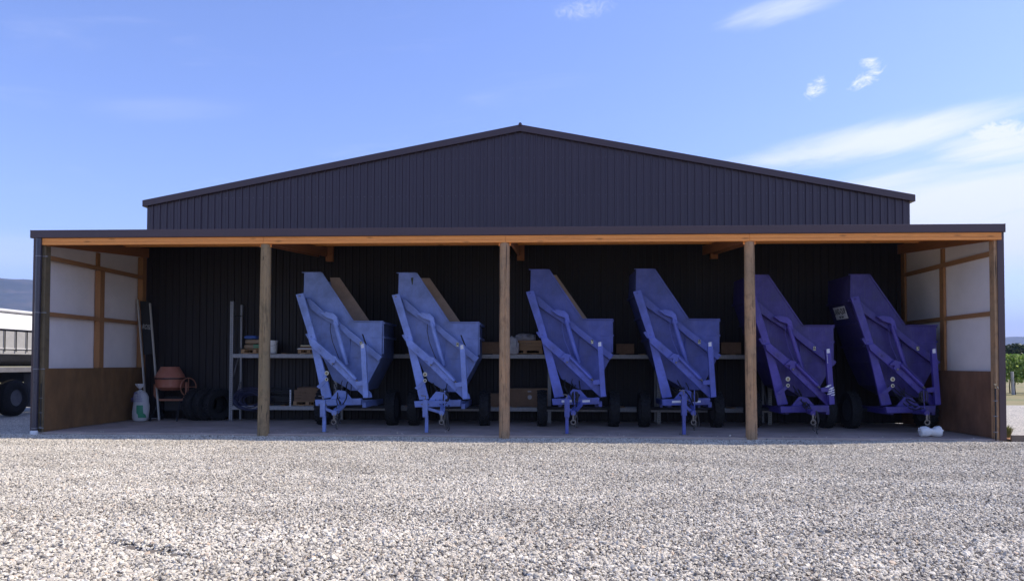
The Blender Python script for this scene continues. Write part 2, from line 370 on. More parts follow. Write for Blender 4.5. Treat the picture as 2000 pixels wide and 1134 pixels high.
c = stone_ramp(t, sepc.outputs[0])
mr = t.nodes.new('ShaderNodeMapRange'); t.links.new(vo.outputs['Distance'], mr.inputs[0]); mr.inputs[1].default_value = 0.45; mr.inputs[2].default_value = 0.75
c = mixc(t, mr.outputs[0], c, (0.13, 0.12, 0.105))
big = noise(t, coords(t), 0.6, 4); c = mixc(t, 0.35, c, ramp(t, big, [(0.35, (0.36, 0.345, 0.32)), (0.65, (0.56, 0.53, 0.46))]))
t.links.new(c, p.inputs['Base Color']); p.inputs['Roughness'].default_value = 0.85
iv = t.nodes.new('ShaderNodeMath'); iv.operation = 'SUBTRACT'; iv.inputs[0].default_value = 1; t.links.new(vo.outputs['Distance'], iv.inputs[1])
bump(t, p, iv.outputs[0], 0.9, 0.02)

# ------------------------------------------------------------------ ground
from mathutils import noise as mn
def gz(x, y):
    """height of the gravel yard"""
    z = -0.055 + 0.022 * mn.noise(Vector((x * 0.45, y * 0.6, 0))) + 0.012 * mn.noise(Vector((x * 1.7, y * 1.7, 3)))
    # short rut, a wheel slip mark, at the left of the yard
    a = Vector(RUT0); b = Vector(RUT1); d = b - a; q = Vector((x, y)) - a; s = q.dot(d) / d.length_squared
    if -0.1 < s < 1.1:
        dist = (q - d * s).dot(Vector((-d.y, d.x)).normalized())
        k = max(0, 1 - abs(2 * s - 1) ** 3)
        z += k * (-0.04 * math.exp(-(dist / 0.05) ** 2) + 0.022 * math.exp(-((dist - 0.10) / 0.08) ** 2))
    # flatten against the slab
    return z
RUT0 = ground(195, 1042).xy; RUT1 = ground(395, 1080).xy
def grid(name, xs, ys, fz, material, **k):
    vs = [(x, y, fz(x, y)) for y in ys for x in xs]; n = len(xs)
    fs = [(j * n + i, j * n + i + 1, (j + 1) * n + i + 1, (j + 1) * n + i) for j in range(len(ys) - 1) for i in range(n - 1)]
    mb = MB(); mb.add(vs, fs); return mb.build(name, material, None, True, **k)
xs = sorted(set([-60, -40, -30, -22] + list(np.round(np.arange(-18, 18.01, 0.12), 3)) + [22, 30, 40, 60])); ys = list(np.round(np.arange(-19, 0.11, 0.12), 3))
MT['shaded_fines'] = mat('shaded_gravel_fines', (0.17, 0.145, 0.115), 0.95, var=0.4, scale=9, bmp=0.8, bscale=60)  # bed under the stones, darkened to paint in shade between them
grid('gravel_yard', [float(x) for x in xs if abs(x) <= 18], [float(y) for y in ys], gz, MT['shaded_fines'], kind='structure')
grid('gravel_drive', [-60, -40, -30, -22, -18, -9, 0, 9, 18, 22, 30, 40, 60], [-0.02, 1.5, 4, 8, 14.3], lambda x, y: -0.06, MT['gravel'], kind='structure')
grid('gravel_drive', [18, 22, 30, 40, 60], [-19, -9, -0.02], lambda x, y: -0.06, MT['gravel'], kind='structure')
grid('gravel_drive', [-60, -40, -30, -22, -18], [-19, -9, -0.02], lambda x, y: -0.06, MT['gravel'], kind='structure')
m, t, p = nodes_of('dry_grassland'); MT['field'] = m
a_ = noise(t, coords(t), 0.35, 6); b_ = noise(t, coords(t), 9, 6, 0.7)
c = ramp(t, a_, [(0.35, (0.30, 0.24, 0.12)), (0.52, (0.24, 0.22, 0.09)), (0.7, (0.12, 0.16, 0.05))]); c = mixc(t, 0.35, c, mixc(t, b_, (0.14, 0.12, 0.06), (0.42, 0.35, 0.2)))
t.links.new(c, p.inputs['Base Color']); p.inputs['Roughness'].default_value = 0.95; bump(t, p, b_, 0.8, 0.05)
MB().add([(-9000, -60, -0.14), (9000, -60, -0.14), (9000, 9000, -0.14), (-9000, 9000, -0.14)], [(0, 1, 2, 3)]).build('grass_field', MT['field'], kind='structure')
# grass verge beyond the yard, a little proud of it
gx = [float(x) for x in np.arange(-60, 61, 1.0)]
grid('grass_verge', gx, [14.0 + float(k) for k in np.arange(0, 30, 0.9)], lambda x, y: -0.04 + 0.05 * mn.noise(Vector((x * 0.3, y * 0.3, 9))) if y > 14.5 else -0.09, MT['field'], kind='structure')

# ------------------------------------------------------------------ gravel stones (real stones on the yard)
def stones():
    pts = []
    for (d0, d1, dens, sz) in ((3.8, 7.0, 2500, 0.0130), (7.0, 10.5, 3000, 0.0105), (10.5, 15.5, 3000, 0.0092)):
        hw = 0.72 * d1 + 1.2
        n = int((d1 - d0) * 2 * hw * dens)
        y = rng.uniform(d0, d1, n) - DIST; x = rng.uniform(-hw, hw, n)
        k = (np.abs(x + (y + DIST) * 0.05) < 0.72 * (y + DIST) + 0.9)
        x, y = x[k], y[k]; s = sz * np.exp(rng.normal(0, 0.30, len(x)))
        pts.append(np.stack([x, y, s], 1))
    P = np.concatenate(pts)
    P = P[~((P[:, 1] > -0.04) & (np.abs(P[:, 0] + .9) < 10.1)) & (P[:, 1] < 0.1)]
    ns = 170; yy = -.02 + np.abs(rng.normal(0, .35, ns)); st = np.stack([rng.uniform(-10.8, 8.9, ns), yy, .0085 * np.exp(rng.normal(0, .35, ns))], 1)
    P = np.concatenate([P, st]); zz = np.array([gz(a, b) for a, b in P[:, :2]]); zz[-ns:] = .002
    me = bpy.data.meshes.new('gravel_stones'); me.vertices.add(len(P))
    co = np.stack([P[:, 0], P[:, 1], zz + P[:, 2] * 0.15 + rng.uniform(0, 0.010, len(P))], 1)
    me.vertices.foreach_set('co', co.ravel())
    a = me.attributes.new('size', 'FLOAT', 'POINT'); a.data.foreach_set('value', P[:, 2].astype(np.float32))
    r = me.attributes.new('turn', 'FLOAT_VECTOR', 'POINT'); rot = np.stack([rng.normal(0, 0.5, len(P)), rng.normal(0, 0.5, len(P)), rng.uniform(0, 6.28, len(P))], 1).astype(np.float32)
    r.data.foreach_set('vector', rot.ravel()); me.update()
    o = bpy.data.objects.new('gravel_stones', me); C.objects.link(o); tag(o, 'pale grey and cream crushed stones covering the sunlit yard', 'gravel', kind='stuff')
    g = bpy.data.node_groups.new('stones', 'GeometryNodeTree'); g.interface.new_socket('Geometry', in_out='INPUT', socket_type='NodeSocketGeometry'); g.interface.new_socket('Geometry', in_out='OUTPUT', socket_type='NodeSocketGeometry')
    nd = g.nodes; lk = g.links; gi = nd.new('NodeGroupInput'); go = nd.new('NodeGroupOutput')
    inst = nd.new('GeometryNodeInstanceOnPoints'); gti = nd.new('GeometryNodeGeometryToInstance')
    for k in range(10):
        ico = nd.new('GeometryNodeMeshIcoSphere'); ico.inputs['Radius'].default_value = 1; ico.inputs['Subdivisions'].default_value = 2 if k < 7 else 2
        sp_ = nd.new('GeometryNodeSetPosition'); nz = nd.new('ShaderNodeTexNoise'); nz.noise_dimensions = '4D'; nz.inputs['W'].default_value = k * 7.3; nz.inputs['Scale'].default_value = 0.85; nz.inputs['Detail'].default_value = 2
        sub = nd.new('ShaderNodeVectorMath'); sub.operation = 'SUBTRACT'; sub.inputs[1].default_value = (0.5, 0.5, 0.5); lk.new(nz.outputs['Color'], sub.inputs[0])
        sc = nd.new('ShaderNodeVectorMath'); sc.operation = 'MULTIPLY'; sc.inputs[1].default_value = (2.3, 2.3, 1.7); lk.new(sub.outputs[0], sc.inputs[0])
        lk.new(ico.outputs['Mesh'], sp_.inputs['Geometry']); lk.new(sc.outputs[0], sp_.inputs['Offset'])
        tf = nd.new('GeometryNodeTransform'); tf.inputs['Scale'].default_value = (1.05, random.uniform(0.65, 0.95), random.uniform(0.45, 0.7)); lk.new(sp_.outputs[0], tf.inputs['Geometry'])
        sm = nd.new('GeometryNodeSetMaterial'); sm.inputs['Material'].default_value = MT['stone']; lk.new(tf.outputs[0], sm.inputs['Geometry']); lk.new(sm.outputs[0], gti.inputs[0])
    lk.new(gi.outputs[0], inst.inputs['Points']); lk.new(gti.outputs[0], inst.inputs['Instance']); inst.inputs['Pick Instance'].default_value = True
    na = nd.new('GeometryNodeInputNamedAttribute'); na.data_type = 'FLOAT'; na.inputs['Name'].default_value = 'size'
    nb = nd.new('GeometryNodeInputNamedAttribute'); nb.data_type = 'FLOAT_VECTOR'; nb.inputs['Name'].default_value = 'turn'
    e2r = nd.new('FunctionNodeEulerToRotation'); lk.new(nb.outputs[0], e2r.inputs[0]); lk.new(e2r.outputs[0], inst.inputs['Rotation']); lk.new(na.outputs[0], inst.inputs['Scale'])
    rv = nd.new('FunctionNodeRandomValue'); rv.data_type = 'INT'
    for s_ in rv.inputs:
        if s_.name == 'Min' and s_.type == 'INT': s_.default_value = 0
        if s_.name == 'Max' and s_.type == 'INT': s_.default_value = 9
    oi_ = [s_ for s_ in rv.outputs if s_.type == 'INT'][0]; lk.new(oi_, inst.inputs['Instance Index'])
    lk.new(inst.outputs[0], go.inputs[0])
    md = o.modifiers.new('stones', 'NODES'); md.node_group = g
stones()

# ------------------------------------------------------------------ the shed
XL, XR = -10.97, 9.31           # gable wall ends
DEP = 4.05                      # depth of the open bay
EAVE, APEX, XA = 5.75, 7.80, -0.80
PX = [-10.94, -6.08, -0.94, 4.14, 9.03]
ZF = 4.355                      # top of the front fascia
ZB = 4.62
slab = MB().box(-11.0, 9.12, -0.02, DEP - 0.06, -0.25, 0.0).build('concrete_slab', MT['slab'], bevel=0.008, kind='structure')
shed = empty('farm_shed', (-0.9, 0, 0), label='wide dark steel clad farm shed with open timber lean-to front bays', cat='shed')
OFF = Vector((0.9, 0, 0))
def sb(mb, name, material, parent=shed, **k):
    if parent is shed: mb.v = [(v[0] + 0.9, v[1], v[2]) for v in mb.v]
    return mb.build(name, material, parent, **k)
tl = at(278, 391, DEP - .1); tr = at(1788, 380, DEP - .1); ta = at(1016, 243, DEP - .1)
def gable_z(x):
    e = tl if x < ta.x else tr
    return ta.z + (e.z - ta.z) * (x - ta.x) / (e.x - ta.x) - .05
XA, APEX = ta.x, ta.z - .02; EAVE = gable_z(XL)
# back and gable wall: one sheet per 0.76 m, four ribs each
def sheet_profile():
    prof = []
    for k in range(4):
        b = k * 0.19
        prof += [(b, 0), (b + 0.070, 0), (b + 0.076, -0.006), (b + 0.084, -0.006), (b + 0.090, 0), (b + 0.140, 0), (b + 0.150, -0.030), (b + 0.176, -0.030), (b + 0.186, 0)]
    return prof
x = XL; prof = sheet_profile(); i = 0
while x < XR - 0.05:
    dy = 0.0 if i % 2 == 0 else -0.003; tilt = random.uniform(-.012, .012)
    pp = [(x + a, DEP + b + dy + tilt * (a - .38) + random.uniform(-.0006, .0006)) for a, b in prof if x + a <= XR + 0.001] + ([(x + 0.775, DEP + dy)] if x + 0.775 <= XR else [(XR, DEP)])
    vs = []; fs = []
    for (a, b) in pp: vs += [(a, b, 0.02), (a, b, gable_z(a) - 0.06)]
    for k in range(len(pp) - 1): fs.append((2 * k, 2 * k + 2, 2 * k + 3, 2 * k + 1))
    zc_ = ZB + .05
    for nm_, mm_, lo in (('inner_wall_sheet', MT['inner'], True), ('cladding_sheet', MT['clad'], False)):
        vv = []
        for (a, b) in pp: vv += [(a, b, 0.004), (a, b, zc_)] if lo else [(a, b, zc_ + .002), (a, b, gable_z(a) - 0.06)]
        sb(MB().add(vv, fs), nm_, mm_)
    x += 0.76; i += 1
MT['screw'] = mat('dusty_screw_head', (0.20, 0.19, 0.21), 0.5)
mb = MB()
xq = XL + .1
while xq < XR - .1:
    for zq in (ZB + .35, ZB + 1.35, ZB + 2.35):
        if zq < gable_z(xq) - .25: mb.lathe([(.009, 0), (.009, -.006)], (xq, DEP - .002, zq), 'y', 6)
    xq += .19
sb(mb, 'cladding_screws', MT['screw'], kind='stuff')
# main shed body behind
BK = DEP + 18
mb = MB()
mb.add([(XL, DEP + .02, 0), (XL, BK, 0), (XL, BK, EAVE - .05), (XL, DEP + .02, EAVE - .05)], [(0, 1, 2, 3)])
mb.add([(XR, DEP + .02, 0), (XR, BK, 0), (XR, BK, EAVE - .05), (XR, DEP + .02, EAVE - .05)], [(0, 1, 2, 3)])
mb.add([(XL, BK, 0), (XR, BK, 0), (XR, BK, EAVE - .05), (XA, BK, APEX - .05), (XL, BK, EAVE - .05)], [(0, 1, 2, 3, 4)])
sb(mb, 'outer_wall', MT['clad'])
def roof_half(xe, ze, xa, za, y0, y1):
    n = int((y1 - y0) / 0.19); vs = []; fs = []
    for k in range(n):
        y = y0 + k * 0.19
        for dy, dz in ((0, 0), (0.14, 0), (0.15, 0.03), (0.18, 0.03)): vs += [(xe, y + dy, ze + dz), (xa, y + dy, za + dz)]
    for k in range(len(vs) // 2 - 1): fs.append((2 * k, 2 * k + 2, 2 * k + 3, 2 * k + 1))
    return MB().add(vs, fs)
sb(roof_half(XL - .12, EAVE - 0.03, XA, APEX - 0.02, DEP - 0.05, BK), 'roof', MT['roof'])
sb(roof_half(XR + .12, EAVE - 0.03, XA, APEX - 0.02, DEP - 0.05, BK), 'roof', MT['roof'])
# barge flashings: profile follows the slope
tl = at(278, 391, DEP - .1); tr = at(1788, 380, DEP - .1); ta = at(1016, 243, DEP - .1)
H_ = 0.175
for (e_, s_) in ((tl, -1), (tr, 1)):
    poly = [(e_.x, e_.z), (ta.x, ta.z), (ta.x, ta.z - H_), (e_.x, e_.z - H_)]
    sb(MB().prism(poly, DEP - .10, DEP - .085), 'barge_flashing', MT['flash'], bevel=0.003)
    poly = [(e_.x, e_.z), (ta.x, ta.z), (ta.x, ta.z - .012), (e_.x, e_.z - .012)]
    sb(MB().prism(poly, DEP - .084, DEP + .12), 'barge_cover', MT['flash'])
sb(MB().tube([(ta.x, DEP - .13, ta.z + .0), (ta.x, BK, ta.z + .0)], 0.045, 8), 'ridge_cap', MT['flash'])
# gutters ends at main eaves
for e_, s_ in ((tl, -1), (tr, 1)):
    sb(MB().box(min(e_.x, e_.x + .13 * -s_), max(e_.x, e_.x + .13 * -s_), DEP - .082, BK, e_.z - .17, e_.z - .02), 'eave_gutter', MT['flash'])
# lean-to roof and fascia
FL, FR = at(60, 450, -.12).x, at(1963, 437, -.12).x
ZB = 4.62
def lean_roof():
    vs = []; fs = []; x = FL + .02
    while x < FR - .1:
        for dx, dz in ((0, 0), (.14, 0), (.15, .03), (.18, .03)): vs += [(min(x + dx, FR - .01), -.105, ZF - .05 + dz), (min(x + dx, FR - .01), DEP - .002, ZB + .06 + dz)]
        x += .19
    for k in range(len(vs) // 2 - 1): fs.append((2 * k, 2 * k + 2, 2 * k + 3, 2 * k + 1))
    return MB().add(vs, fs)
sb(lean_roof(), 'lean_to_roof', MT['roof'])
fa = MB().box(FL, FR, -.125, -.11, ZF - .165, ZF).box(FL, FR, -.108, -.03, ZF - .165, ZF - .155)
fo = sb(fa, 'fascia_gutter', MT['flash'], bevel=0.004)
# lap joints and stop ends on the gutter
for s_ in (FL - .004, FR - .006): sb(MB().box(s_, s_ + .01, -.13, -.02, ZF - .17, ZF + .004), 'gutter_end', MT['flash'])
for u in (530, 985, 1430): 
    q = at(u, 448, -.12); sb(MB().box(q.x - .03, q.x + .03, -.128, -.126, ZF - .163, ZF - .003), 'gutter_joint', MT['flash'])
# timber edge beam: two stacked boards, three lengths each
zt = ZF - .17
cuts = [PX[0] - .06, PX[1] - .02, PX[2] + .02, PX[3] - .02, PX[4] + .12]
for k in range(4):
    sb(MB().box(cuts[k] + .003, cuts[k + 1] - .003, -.085, -.04, zt - .085, zt), 'edge_board', MT['beam'], bevel=.003)
    sb(MB().box(cuts[k] + .003, cuts[k + 1] - .003, -.10 + .012, .0, zt - .145, zt - .089), 'edge_beam', MT['beam'], bevel=.003)
# purlins under the roof
for y in (0.9, 1.9, 2.9):
    z = ZF - .06 + (ZB - ZF + .1) * y / DEP
    sb(MB().box(PX[0], PX[4] + .05, y, y + .045, z - .09, z), 'purlin', MT['beam'])
# rafters with bolted plates, one pair per pole
def rafter(x, w=.05):
    vs = [(0, zt - .16), (DEP - .04, ZB - .27), (DEP - .04, ZB - .02), (0, zt - .0)]
    return MB().prismx([(y + .002, z) for y, z in vs], x, x + w)
for k in (1, 2, 3):
    for s_ in (-1, 1): sb(rafter(PX[k] + (.10 if s_ > 0 else -.15)), 'rafter', MT['beam_y'])
sb(rafter(PX[0] + .01), 'rafter', MT['beam_y']); sb(rafter(PX[4] - .06), 'rafter', MT['beam_y'])
for u, v0, v1 in ((643, 479, 510), (1017, 477, 508), (1395, 475, 505)):
    a = at(u - 7, v1, DEP - .15); b = at(u + 7, v0, DEP - .15)
    sb(MB().box(a.x, b.x, DEP - .16, DEP - .035, a.z, b.z), 'rafter_block', MT['beam_y'], bevel=.004)
# round poles: slightly irregular, split and tapered
def pole(x, y, r0, r1, h, lean, seed, n=26):
    rnd = random.Random(seed); mb = MB(); vs = []; fs = []; rings = 34
    crack = rnd.uniform(0, 1)
    for j in range(rings + 1):
        f = j / rings; z = -.1 + f * (h + .1); r = r0 + (r1 - r0) * f
        for k in range(n):
            a = 2 * math.pi * k / n
            rr = r * (1 + .05 * mn.noise(Vector((math.cos(a) * 2, math.sin(a) * 2, z * .9 + seed * 9))) + .02 * mn.noise(Vector((k * .9, z * 4, seed))))
            if k == (int(n * (.70 + .05 * seed) + 2.2 * mn.noise(Vector((seed, z * .5, 0)))) % n) and .12 < f < .93: rr *= .80
            vs.append((x + lean * f + rr * math.cos(a), y + rr * math.sin(a), z))
    for j in range(rings):
        for k in range(n): k2 = (k + 1) % n; fs.append((j * n + k, j * n + k2, (j + 1) * n + k2, (j + 1) * n + k))
    fs.append(tuple(range(rings * n, rings * n + n))); return mb.add(vs, fs)
for k, (ub, vb, ut, w0, w1) in enumerate(((514, 848, 520, .125, .108), (985, 852, 986, .115, .105), (1468, 852, 1463, .118, .103))):
    pb = at(ub, vb, .02); pt_ = at(ut, 472, .02)
    po = sb(pole(pb.x, .02, w0, w1, zt - .15, pt_.x - pb.x, k + 1), 'pole', MT['post3'] if k == 0 else MT['post'], smooth=True)
    sb(MB().box(pt_.x - .13, pt_.x + .13, -.012, .004, zt - .205, zt - .147), 'post_bracket', MT['beam'])
# corner posts
sb(MB().box(PX[0] - .115, PX[0] + .01, -.03, .14, 0, zt - .145), 'corner_post', MT['post2'], bevel=.006)
sb(MB().box(PX[4] - .005, PX[4] + .135, -.03, .14, 0, zt - .145), 'corner_post', MT['post'], bevel=.006)
# side walls
def side(xi, s):
    """xi: inner face of the studs, s: +1 wall body lies to the right"""
    plym = MT['ply'] if s < 0 else MT['ply2']
    # cladding outside, ribbed
    tw = .22 if s < 0 else .13
    xo = xi + s * tw; vs = []; fs = []; y = .0
    while y < DEP - .2:
        for dy, dx in ((0, 0), (.14, 0), (.15, .03), (.18, .03)): vs += [(xo + s * dx, y + dy, -.02), (xo + s * dx, y + dy, ZF - .12 + (ZB - ZF) * (y + dy) / DEP)]
        y += .19
    vs += [(xo, DEP - .03, -.02), (xo, DEP - .03, ZB - .1)]
    for k in range(len(vs) // 2 - 1): fs.append((2 * k, 2 * k + 2, 2 * k + 3, 2 * k + 1))
    sb(MB().add(vs, fs), 'side_cladding', MT['clad'])
    sb(MB().box(min(xo - s * .10, xo + s * .03), max(xo - s * .10, xo + s * .03), -.055, -.035, -.02, ZF - .17).box(min(xo + s * .0305, xo + s * .0325), max(xo + s * .0305, xo + s * .0325), -.05, .08, -.02, ZF - .17), 'corner_flashing', MT['flash'])
    if s < 0: sb(MB().box(xo - .03, XL + .04, DEP - .028, DEP - .004, 0, ZB + .04), 'corner_closure', MT['clad'])
    # posts
    a, b = sorted((xi, xi + s * (.14 if s < 0 else .055)))
    sb(MB().box(a, b, 1.96, 2.14, 0, 3.74), 'wall_post', MT['stud'], bevel=.004)
    a2, b2 = sorted((xi + s * (tw - .12), xi + s * (tw - .062)))
    sb(MB().box(a2, b2, 2.0, 2.10, 3.84, zt + .0), 'wall_stud', MT['stud'])
    sb(MB().box(a, b, DEP - .22, DEP - .035, 0, ZB - .28), 'wall_post', MT['stud'], bevel=.004)
    # girts between the posts
    g0, g1 = sorted((xi + s * .01, xi + s * (.10 if s < 0 else .058)))
    for z in (2.56,):
        for y0, y1 in ((.142, 1.957), (2.143, DEP - .222)): sb(MB().box(g0, g1, y0, y1, z - .045, z + .045), 'girt', MT['girt'], bevel=.003)
    q0, q1 = sorted((xi - s * .01, xi + s * .056))
    sb(MB().box(q0, q1, .142, DEP - .223, 3.745, 3.84), 'girt', MT['girt'], bevel=.003)
    # building wrap, one sheet per bay, bellied a little between the girts
    for y0, y1 in ((.02, 2.05), (2.06, DEP - .04)):
        vs = []; fs = []; ny, nz_ = 14, 30
        for j in range(nz_ + 1):
            z = 1.2 + j * (ZF - .13 - 1.2) / nz_
            for i_ in range(ny + 1):
                y = y0 + (y1 - y0) * i_ / ny
                zz_ = min(z, ZF - .13 + 0 * y)
                vs.append((xi + s * (tw - .055 - .012 * math.sin(i_ / ny * math.pi) * abs(math.sin((z - 1.3) / 1.27 * math.pi)) + .006 * mn.noise(Vector((y * 2.2, z * 2.2, s)))), y, zz_ + (ZB - ZF) * y / DEP * (j / nz_)))
        for j in range(nz_):
            for i_ in range(ny): q = j * (ny + 1) + i_; fs.append((q, q + 1, q + ny + 2, q + ny + 1))
        sb(MB().add(vs, fs), 'wall_wrap', MT['wrap'], smooth=True)
    tz0 = ZF - .12
    t0, t1 = sorted((xi + s * (tw - .05), xi + s * (tw - .005)))
    rz = lambda y: ZF - .05 + (ZB + .11 - ZF) * (y + .105) / (DEP + .103) - .003
    sb(MB().prismx([(-.02, tz0 - .12), (DEP - .04, ZB - .16), (DEP - .04, rz(DEP - .04)), (-.02, rz(-.02))], t0, t1), 'end_rafter', MT['stud'])
    # plywood lining sheets in front of the posts
    p0, p1 = sorted((xi - s * .018, xi - s * .002))
    for y0, y1 in ((.02, 2.047), (2.051, DEP - .04)): sb(MB().box(p0, p1, y0, y1, .01, 1.372 + (.006 if y0 > 1 else 0)), 'plywood_sheet', plym, bevel=.002)
side(PX[0], -1); side(PX[4] + .02, 1)
# back wall bottom rail


# downpipe at the left corner
dp = at(70, 650, -.10)
pb, ptp = at(67.5, 838, -.10), at(77, 466, -.10)
o = sb(MB().tube([(pb.x, -.10, .03), (ptp.x, -.10, ZF - .175)], .056, 16), 'downpipe', MT['pipe'], smooth=True)
def pipe_x(z): return pb.x + (ptp.x - pb.x) * (z - .03) / (ZF - .2)
for v in (500, 610, 720, 838):
    q = at(72, v, -.1); z = max(q.z, .09); xx = pipe_x(z)
    MB().lathe([(.060, -.008), (.064, -.006), (.064, .006), (.060, .008)], (xx, -.10, z), 'z', 16).box(xx + .05, xx + .17, -.07, -.055, z - .008, z + .008).build('pipe_clip', MT['galv'], o)
MB().lathe([(.058, -.01), (.075, .0), (.078, .07), (.066, .09)], (pb.x - .01, -.10, -.05), 'z', 16).build('pipe_shoe', MT['white'], o, smooth=True)
sb(MB().tube([(PX[0] - .02, -.055, .02), (PX[0] - .02, -.055, 1.05)], .010, 8), 'water_pipe', MT['hose'])
for v in (777, 805, 833):
    q = at(76, v, -.06); sb(MB().box(PX[0] - .055, PX[0] + .012, -.070, -.043, q.z - .008, q.z + .006), 'pipe_clip', MT['galv'])
# right: standpipe and tap on the corner post
q = at(1944, 760, -.06)
sp_o = sb(MB().tube([(q.x, -.06, -.02), (q.x, -.06, at(1944, 758, -.06).z)], .016, 10), 'standpipe', MT['hose'], smooth=True)
for v in (782, 812, 843):
    z = at(1944, v, -.06).z; MB().box(q.x - .045 + 0, q.x + .035, -.080, -.042, z - .009, z + .006).build('pipe_clip', MT['galv'], sp_o)
for o_ in sp_o.children:
    o_.data.transform(Matrix.Translation((.9, 0, 0)))
for o_ in o.children: o_.data.transform(Matrix.Translation((.9, 0, 0)))
zt2 = at(1944, 756, -.06).z
mb = MB().tube([(q.x, -.06, zt2 - .03), (q.x, -.06, zt2 + .05)], .014, 8).tube([(q.x, -.06, zt2 + .02), (q.x + .0, -.13, zt2 + .015), (q.x, -.15, zt2 - .03)], .012, 8).box(q.x - .035, q.x + .02, -.075, -.06, zt2 + .05, zt2 + .075)
sb(mb, 'tap', MT['brass'], smooth=True)

# ------------------------------------------------------------------ text helper
def text_mesh(txt, size, material, parent, loc, rot, name='lettering', sx=1.0, bold=.0):
    cu = bpy.data.curves.new('t', 'FONT'); cu.body = txt; cu.size = size; cu.extrude = .0008; cu.align_x = 'CENTER'; cu.align_y = 'CENTER'; cu.offset = bold
    to = bpy.data.objects.new('t', cu); C.objects.link(to); dg = bpy.context.evaluated_depsgraph_get()
    me = bpy.data.meshes.new_from_object(to.evaluated_get(dg)); bpy.data.objects.remove(to); bpy.data.curves.remove(cu)
    me.materials.clear(); me.materials.append(material)
    o = bpy.data.objects.new(name, me); C.objects.link(o); o.parent = parent; o.location = loc; o.rotation_euler = rot; o.scale = (sx, 1, 1); return o

# ------------------------------------------------------------------ tipping bin trailers
YF = 1.70
U8 = lambda U, V: (1200 + U / 3.064, 500 + V / 3.064)
OX = at(1242.4, 524.5, YF).x + 1.05
def T(U, V, dy=0.0):
    p_ = at(*U8(U, V), YF + dy); return (p_.x - OX, p_.z)
def P3(U, V, dy=0.0):
    a, b = T(U, V, dy); return Vector((a, dy, b))
def poly(pts, dy): return [T(U, V, dy) for U, V in pts]
def wheel_meshes():
    r, w = .43, .235
    rub = MB().lathe([(.25, -.085), (.31, -.105), (.38, -.115), (.415, -.10), (.425, -.06), (.428, 0), (.425, .06), (.415, .10), (.38, .115), (.31, .105), (.25, .085), (.24, 0), (.25, -.085)], (0, 0, 0), 'x', 40, cap=False)
    n = 22
    for k in range(n):
        for s in (-1, 1):
            a0 = 2 * math.pi * (k + (.5 if s > 0 else 0)) / n; a1 = a0 + .20
            pa = Vector((s * .108, .418 * math.cos(a0), .418 * math.sin(a0))); pb_ = Vector((s * .005, .432 * math.cos(a1), .432 * math.sin(a1)))
            rub.bar(pa, pb_, .042, .03, up=pa.normalized() + Vector((-pa.x, 0, 0)) * 2)
    rim = MB().lathe([(.255, -.09), (.235, -.08), (.225, -.02), (.10, -.035), (.05, -.05), (.045, -.07)], (0, 0, 0), 'x', 28).lathe([(.255, .09), (.235, .08), (.225, .02), (.10, .035)], (0, 0, 0), 'x', 28)
    for k in range(6):
        a = k * math.pi / 3
        for s in (-1, 1): rim.tube([(s * .03, .075 * math.cos(a), .075 * math.sin(a)), (s * .055, .075 * math.cos(a), .075 * math.sin(a))], .010, 6)
    return rub.mesh('tyre', MT['rubber'], True), rim
TYRE, RIMB = wheel_meshes()
PAINTS = {
    '5': ((0.160, 0.222, 0.46), .42), '4': ((0.148, 0.205, 0.46), .42), '7': ((0.070, 0.095, 0.35), .40), '8': ((0.066, 0.088, 0.33), .40),
    '6': ((0.042, 0.027, 0.20), .40), '3': ((0.036, 0.025, 0.19), .40)}
TEMPL = {}
def shape(key, fn):
    """geometry shared between the six trailers; each one keeps its own paint"""
    if key not in TEMPL: TEMPL[key] = fn()
    return TEMPL[key]
def clone(mb):
    n = MB(); n.v = list(mb.v); n.f = list(mb.f); n.m = list(mb.m); return n

def bolt(mb, p_, r=.018, d=.02):
    mb.lathe([(r, 0), (r, -d), (r * .7, -d - .003)], p_, 'y', 6)
    return mb

